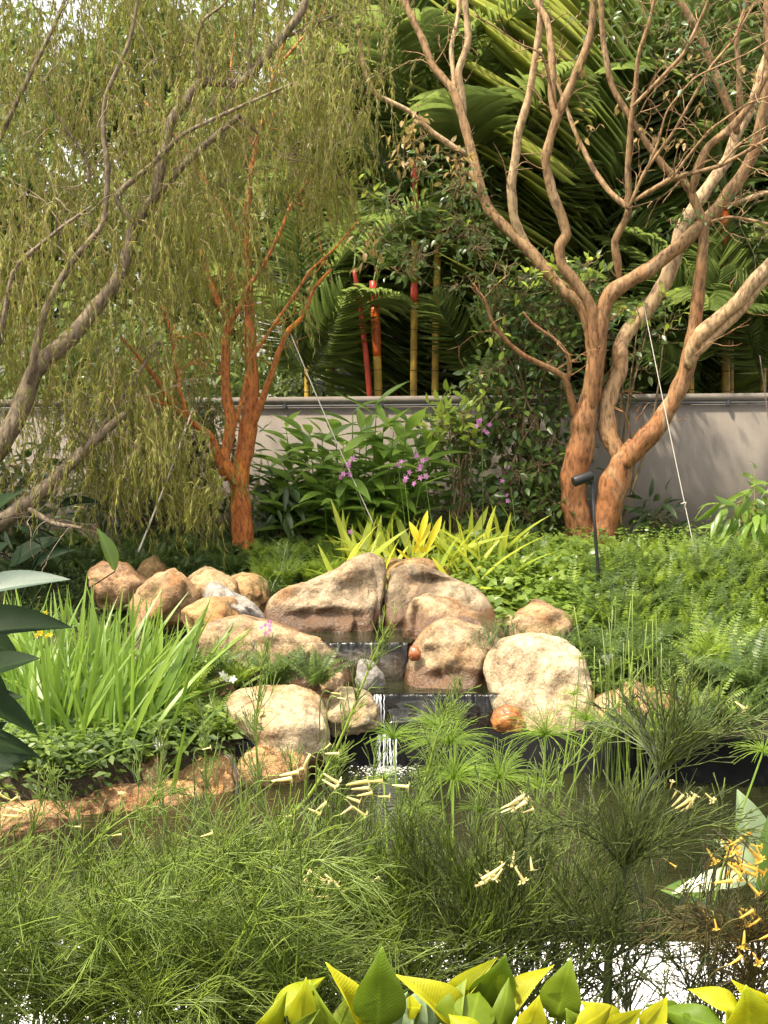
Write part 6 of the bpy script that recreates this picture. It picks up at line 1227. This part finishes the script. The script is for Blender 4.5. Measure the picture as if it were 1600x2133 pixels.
pothos('pothos with upright dark green leaf and low lime leaves', q3, [
    (1158, 2128, 1187, 2003, 84, 0, -0.2, p2, 1.64), (1190, 2150, 1290, 2095, 64, 2, 0.2, p1, 1.6), (1255, 2150, 1338, 2108, 60, 1, 0.3, p1, 1.62), (1300, 2150, 1230, 2090, 54, 2, 0.4, p1, 1.65), (1330, 2150, 1393, 2082, 62, 1, 0.1, p1, 1.6), (1520, 2148, 1370, 2098, 76, 2, 0.1, p2, 1.61), (1420, 2120, 1352, 2094, 40, 0, 0.5, p2, 1.66), (1150, 2160, 1095, 2115, 50, 2, 0.4, p1, 1.6), (1230, 2170, 1180, 2105, 60, 0, -0.3, p2, 1.62)])
pothos('pothos with big yellow leaf by the orange trumpets', q2, [
    (1548, 2110, 1436, 2056, 52, 1, 0.3, p1, 1.62), (1560, 2180, 1560, 2062, 110, 0, 0.1, p1, 1.6), (1640, 2130, 1542, 2058, 60, 1, -0.3, p1, 1.64), (1530, 2170, 1520, 2108, 50, 0, 0.3, p1, 1.62), (1500, 2190, 1450, 2120, 60, 2, 0.4, p2, 1.63), (1640, 2190, 1620, 2080, 100, 0, 0.3, p1, 1.6)])

# ------------------------------------------------------------------ garden fittings
sp = thing('spotlight', P(1249, 1262, 8.9), 'black garden spotlight on a thin post before the tree fork', 'lamp')
V, F = tube([P(1250, 1275, 8.9), P(1247, 1205, 8.9), P(1240, 1110, 8.9), P(1233, 1003, 8.9)], [0.0105] * 4, 10); obj('post', mk('post', V, F), M['spot'], sp)
a, b = P(1233, 990, 8.9), P(1195, 1004, 8.86); ax = b - a
V, F = tube([a - ax * 0.02, a, a + ax * 0.05, a + ax * 0.97, b], [0.022, 0.028, 0.030, 0.032, 0.030], 20); hd = obj('lamp_head', mk('lamp_head', V, F), M['spot'], sp)
V, F = tube([a + ax * 0.95, a + ax * 0.985], [0.027, 0.027], 20); obj('lens', mk('lens', V, F), M['glass'], hd)
V, F = tube([P(1233, 1010, 8.9), P(1226, 998, 8.89)], [0.008, 0.008], 8); obj('bracket', mk('bracket', V, F), M['spot'], sp)
def wire(label, p0, p1, r, m, name='guy_wire'):
    n = 24; t = np.linspace(0, 1, n)[:, None]; path = p0 + (p1 - p0) * t + np.array((0, 0, -0.02)) * np.sin(t * math.pi); V, F = tube(path, np.full(n, r), 6)
    return tag(obj(name, mk(name, V, F), M[m]), label, 'wire', 'guy wires staying the trees')
wire('pale guy wire from orange-barked tree down to ginger clump', P(603, 690, 9.75), P(782, 1100, 9.6), 0.0042, 'steel')
wire('thick pale stay pole slanting under weeping foliage to the grass', P(402, 850, 9.65), P(288, 1150, 9.2), 0.0075, 'steel', 'stay_pole')
wr = wire('thin guy wire from smooth-barked tree crossing the bare wall', P(1340, 630, 10.1), P(1462, 1215, 9.5), 0.0032, 'steel')
V, F = tube([P(1418, 1050, 9.66), P(1428, 1046, 9.66), P(1424, 1062, 9.66)], [0.006, 0.009, 0.004], 6); obj('wire_clamp', mk('wire_clamp', V, F), M['steel'], wr)
wire('dark guy wire at the frame edge over the wall', P(1583, 740, 10.0), P(1640, 1150, 9.7), 0.0035, 'darkwire')
bx = thing('junction_box', P(1275, 1390, 7.9), 'small white junction box half hidden in ferns', 'box')
Mx = Matrix.Translation(Vector(P(1275, 1377, 7.9))) @ Matrix.Rotation(0.35, 4, 'Z') @ Matrix.Rotation(-0.3, 4, 'X')
obj('lid', box(-0.048, 0.036, -0.02, 0.03, -0.036, 0.036, 0.004), M['white_box'], bx, Mx)
obj('side_bracket', box(0.038, 0.055, -0.03, 0.04, -0.045, 0.036, 0.003), M['spot'], bx, Mx)
obj('stake', box(-0.012, 0.012, 0.0, 0.02, -0.22, -0.03, 0.002), M['spot'], bx, Mx)
V, F = tube(smooth_path([P(462, 1568, 7.02), P(482, 1580, 6.98), P(492, 1610, 6.95), P(495, 1650, 6.93), P(498, 1690, 6.93)], 14), np.full(14, 0.006), 6)
tag(obj('pond_hose', mk('pond_hose', V, F), M['conduit']), 'thin dark hose curving over the ochre ledge rock', 'hose')
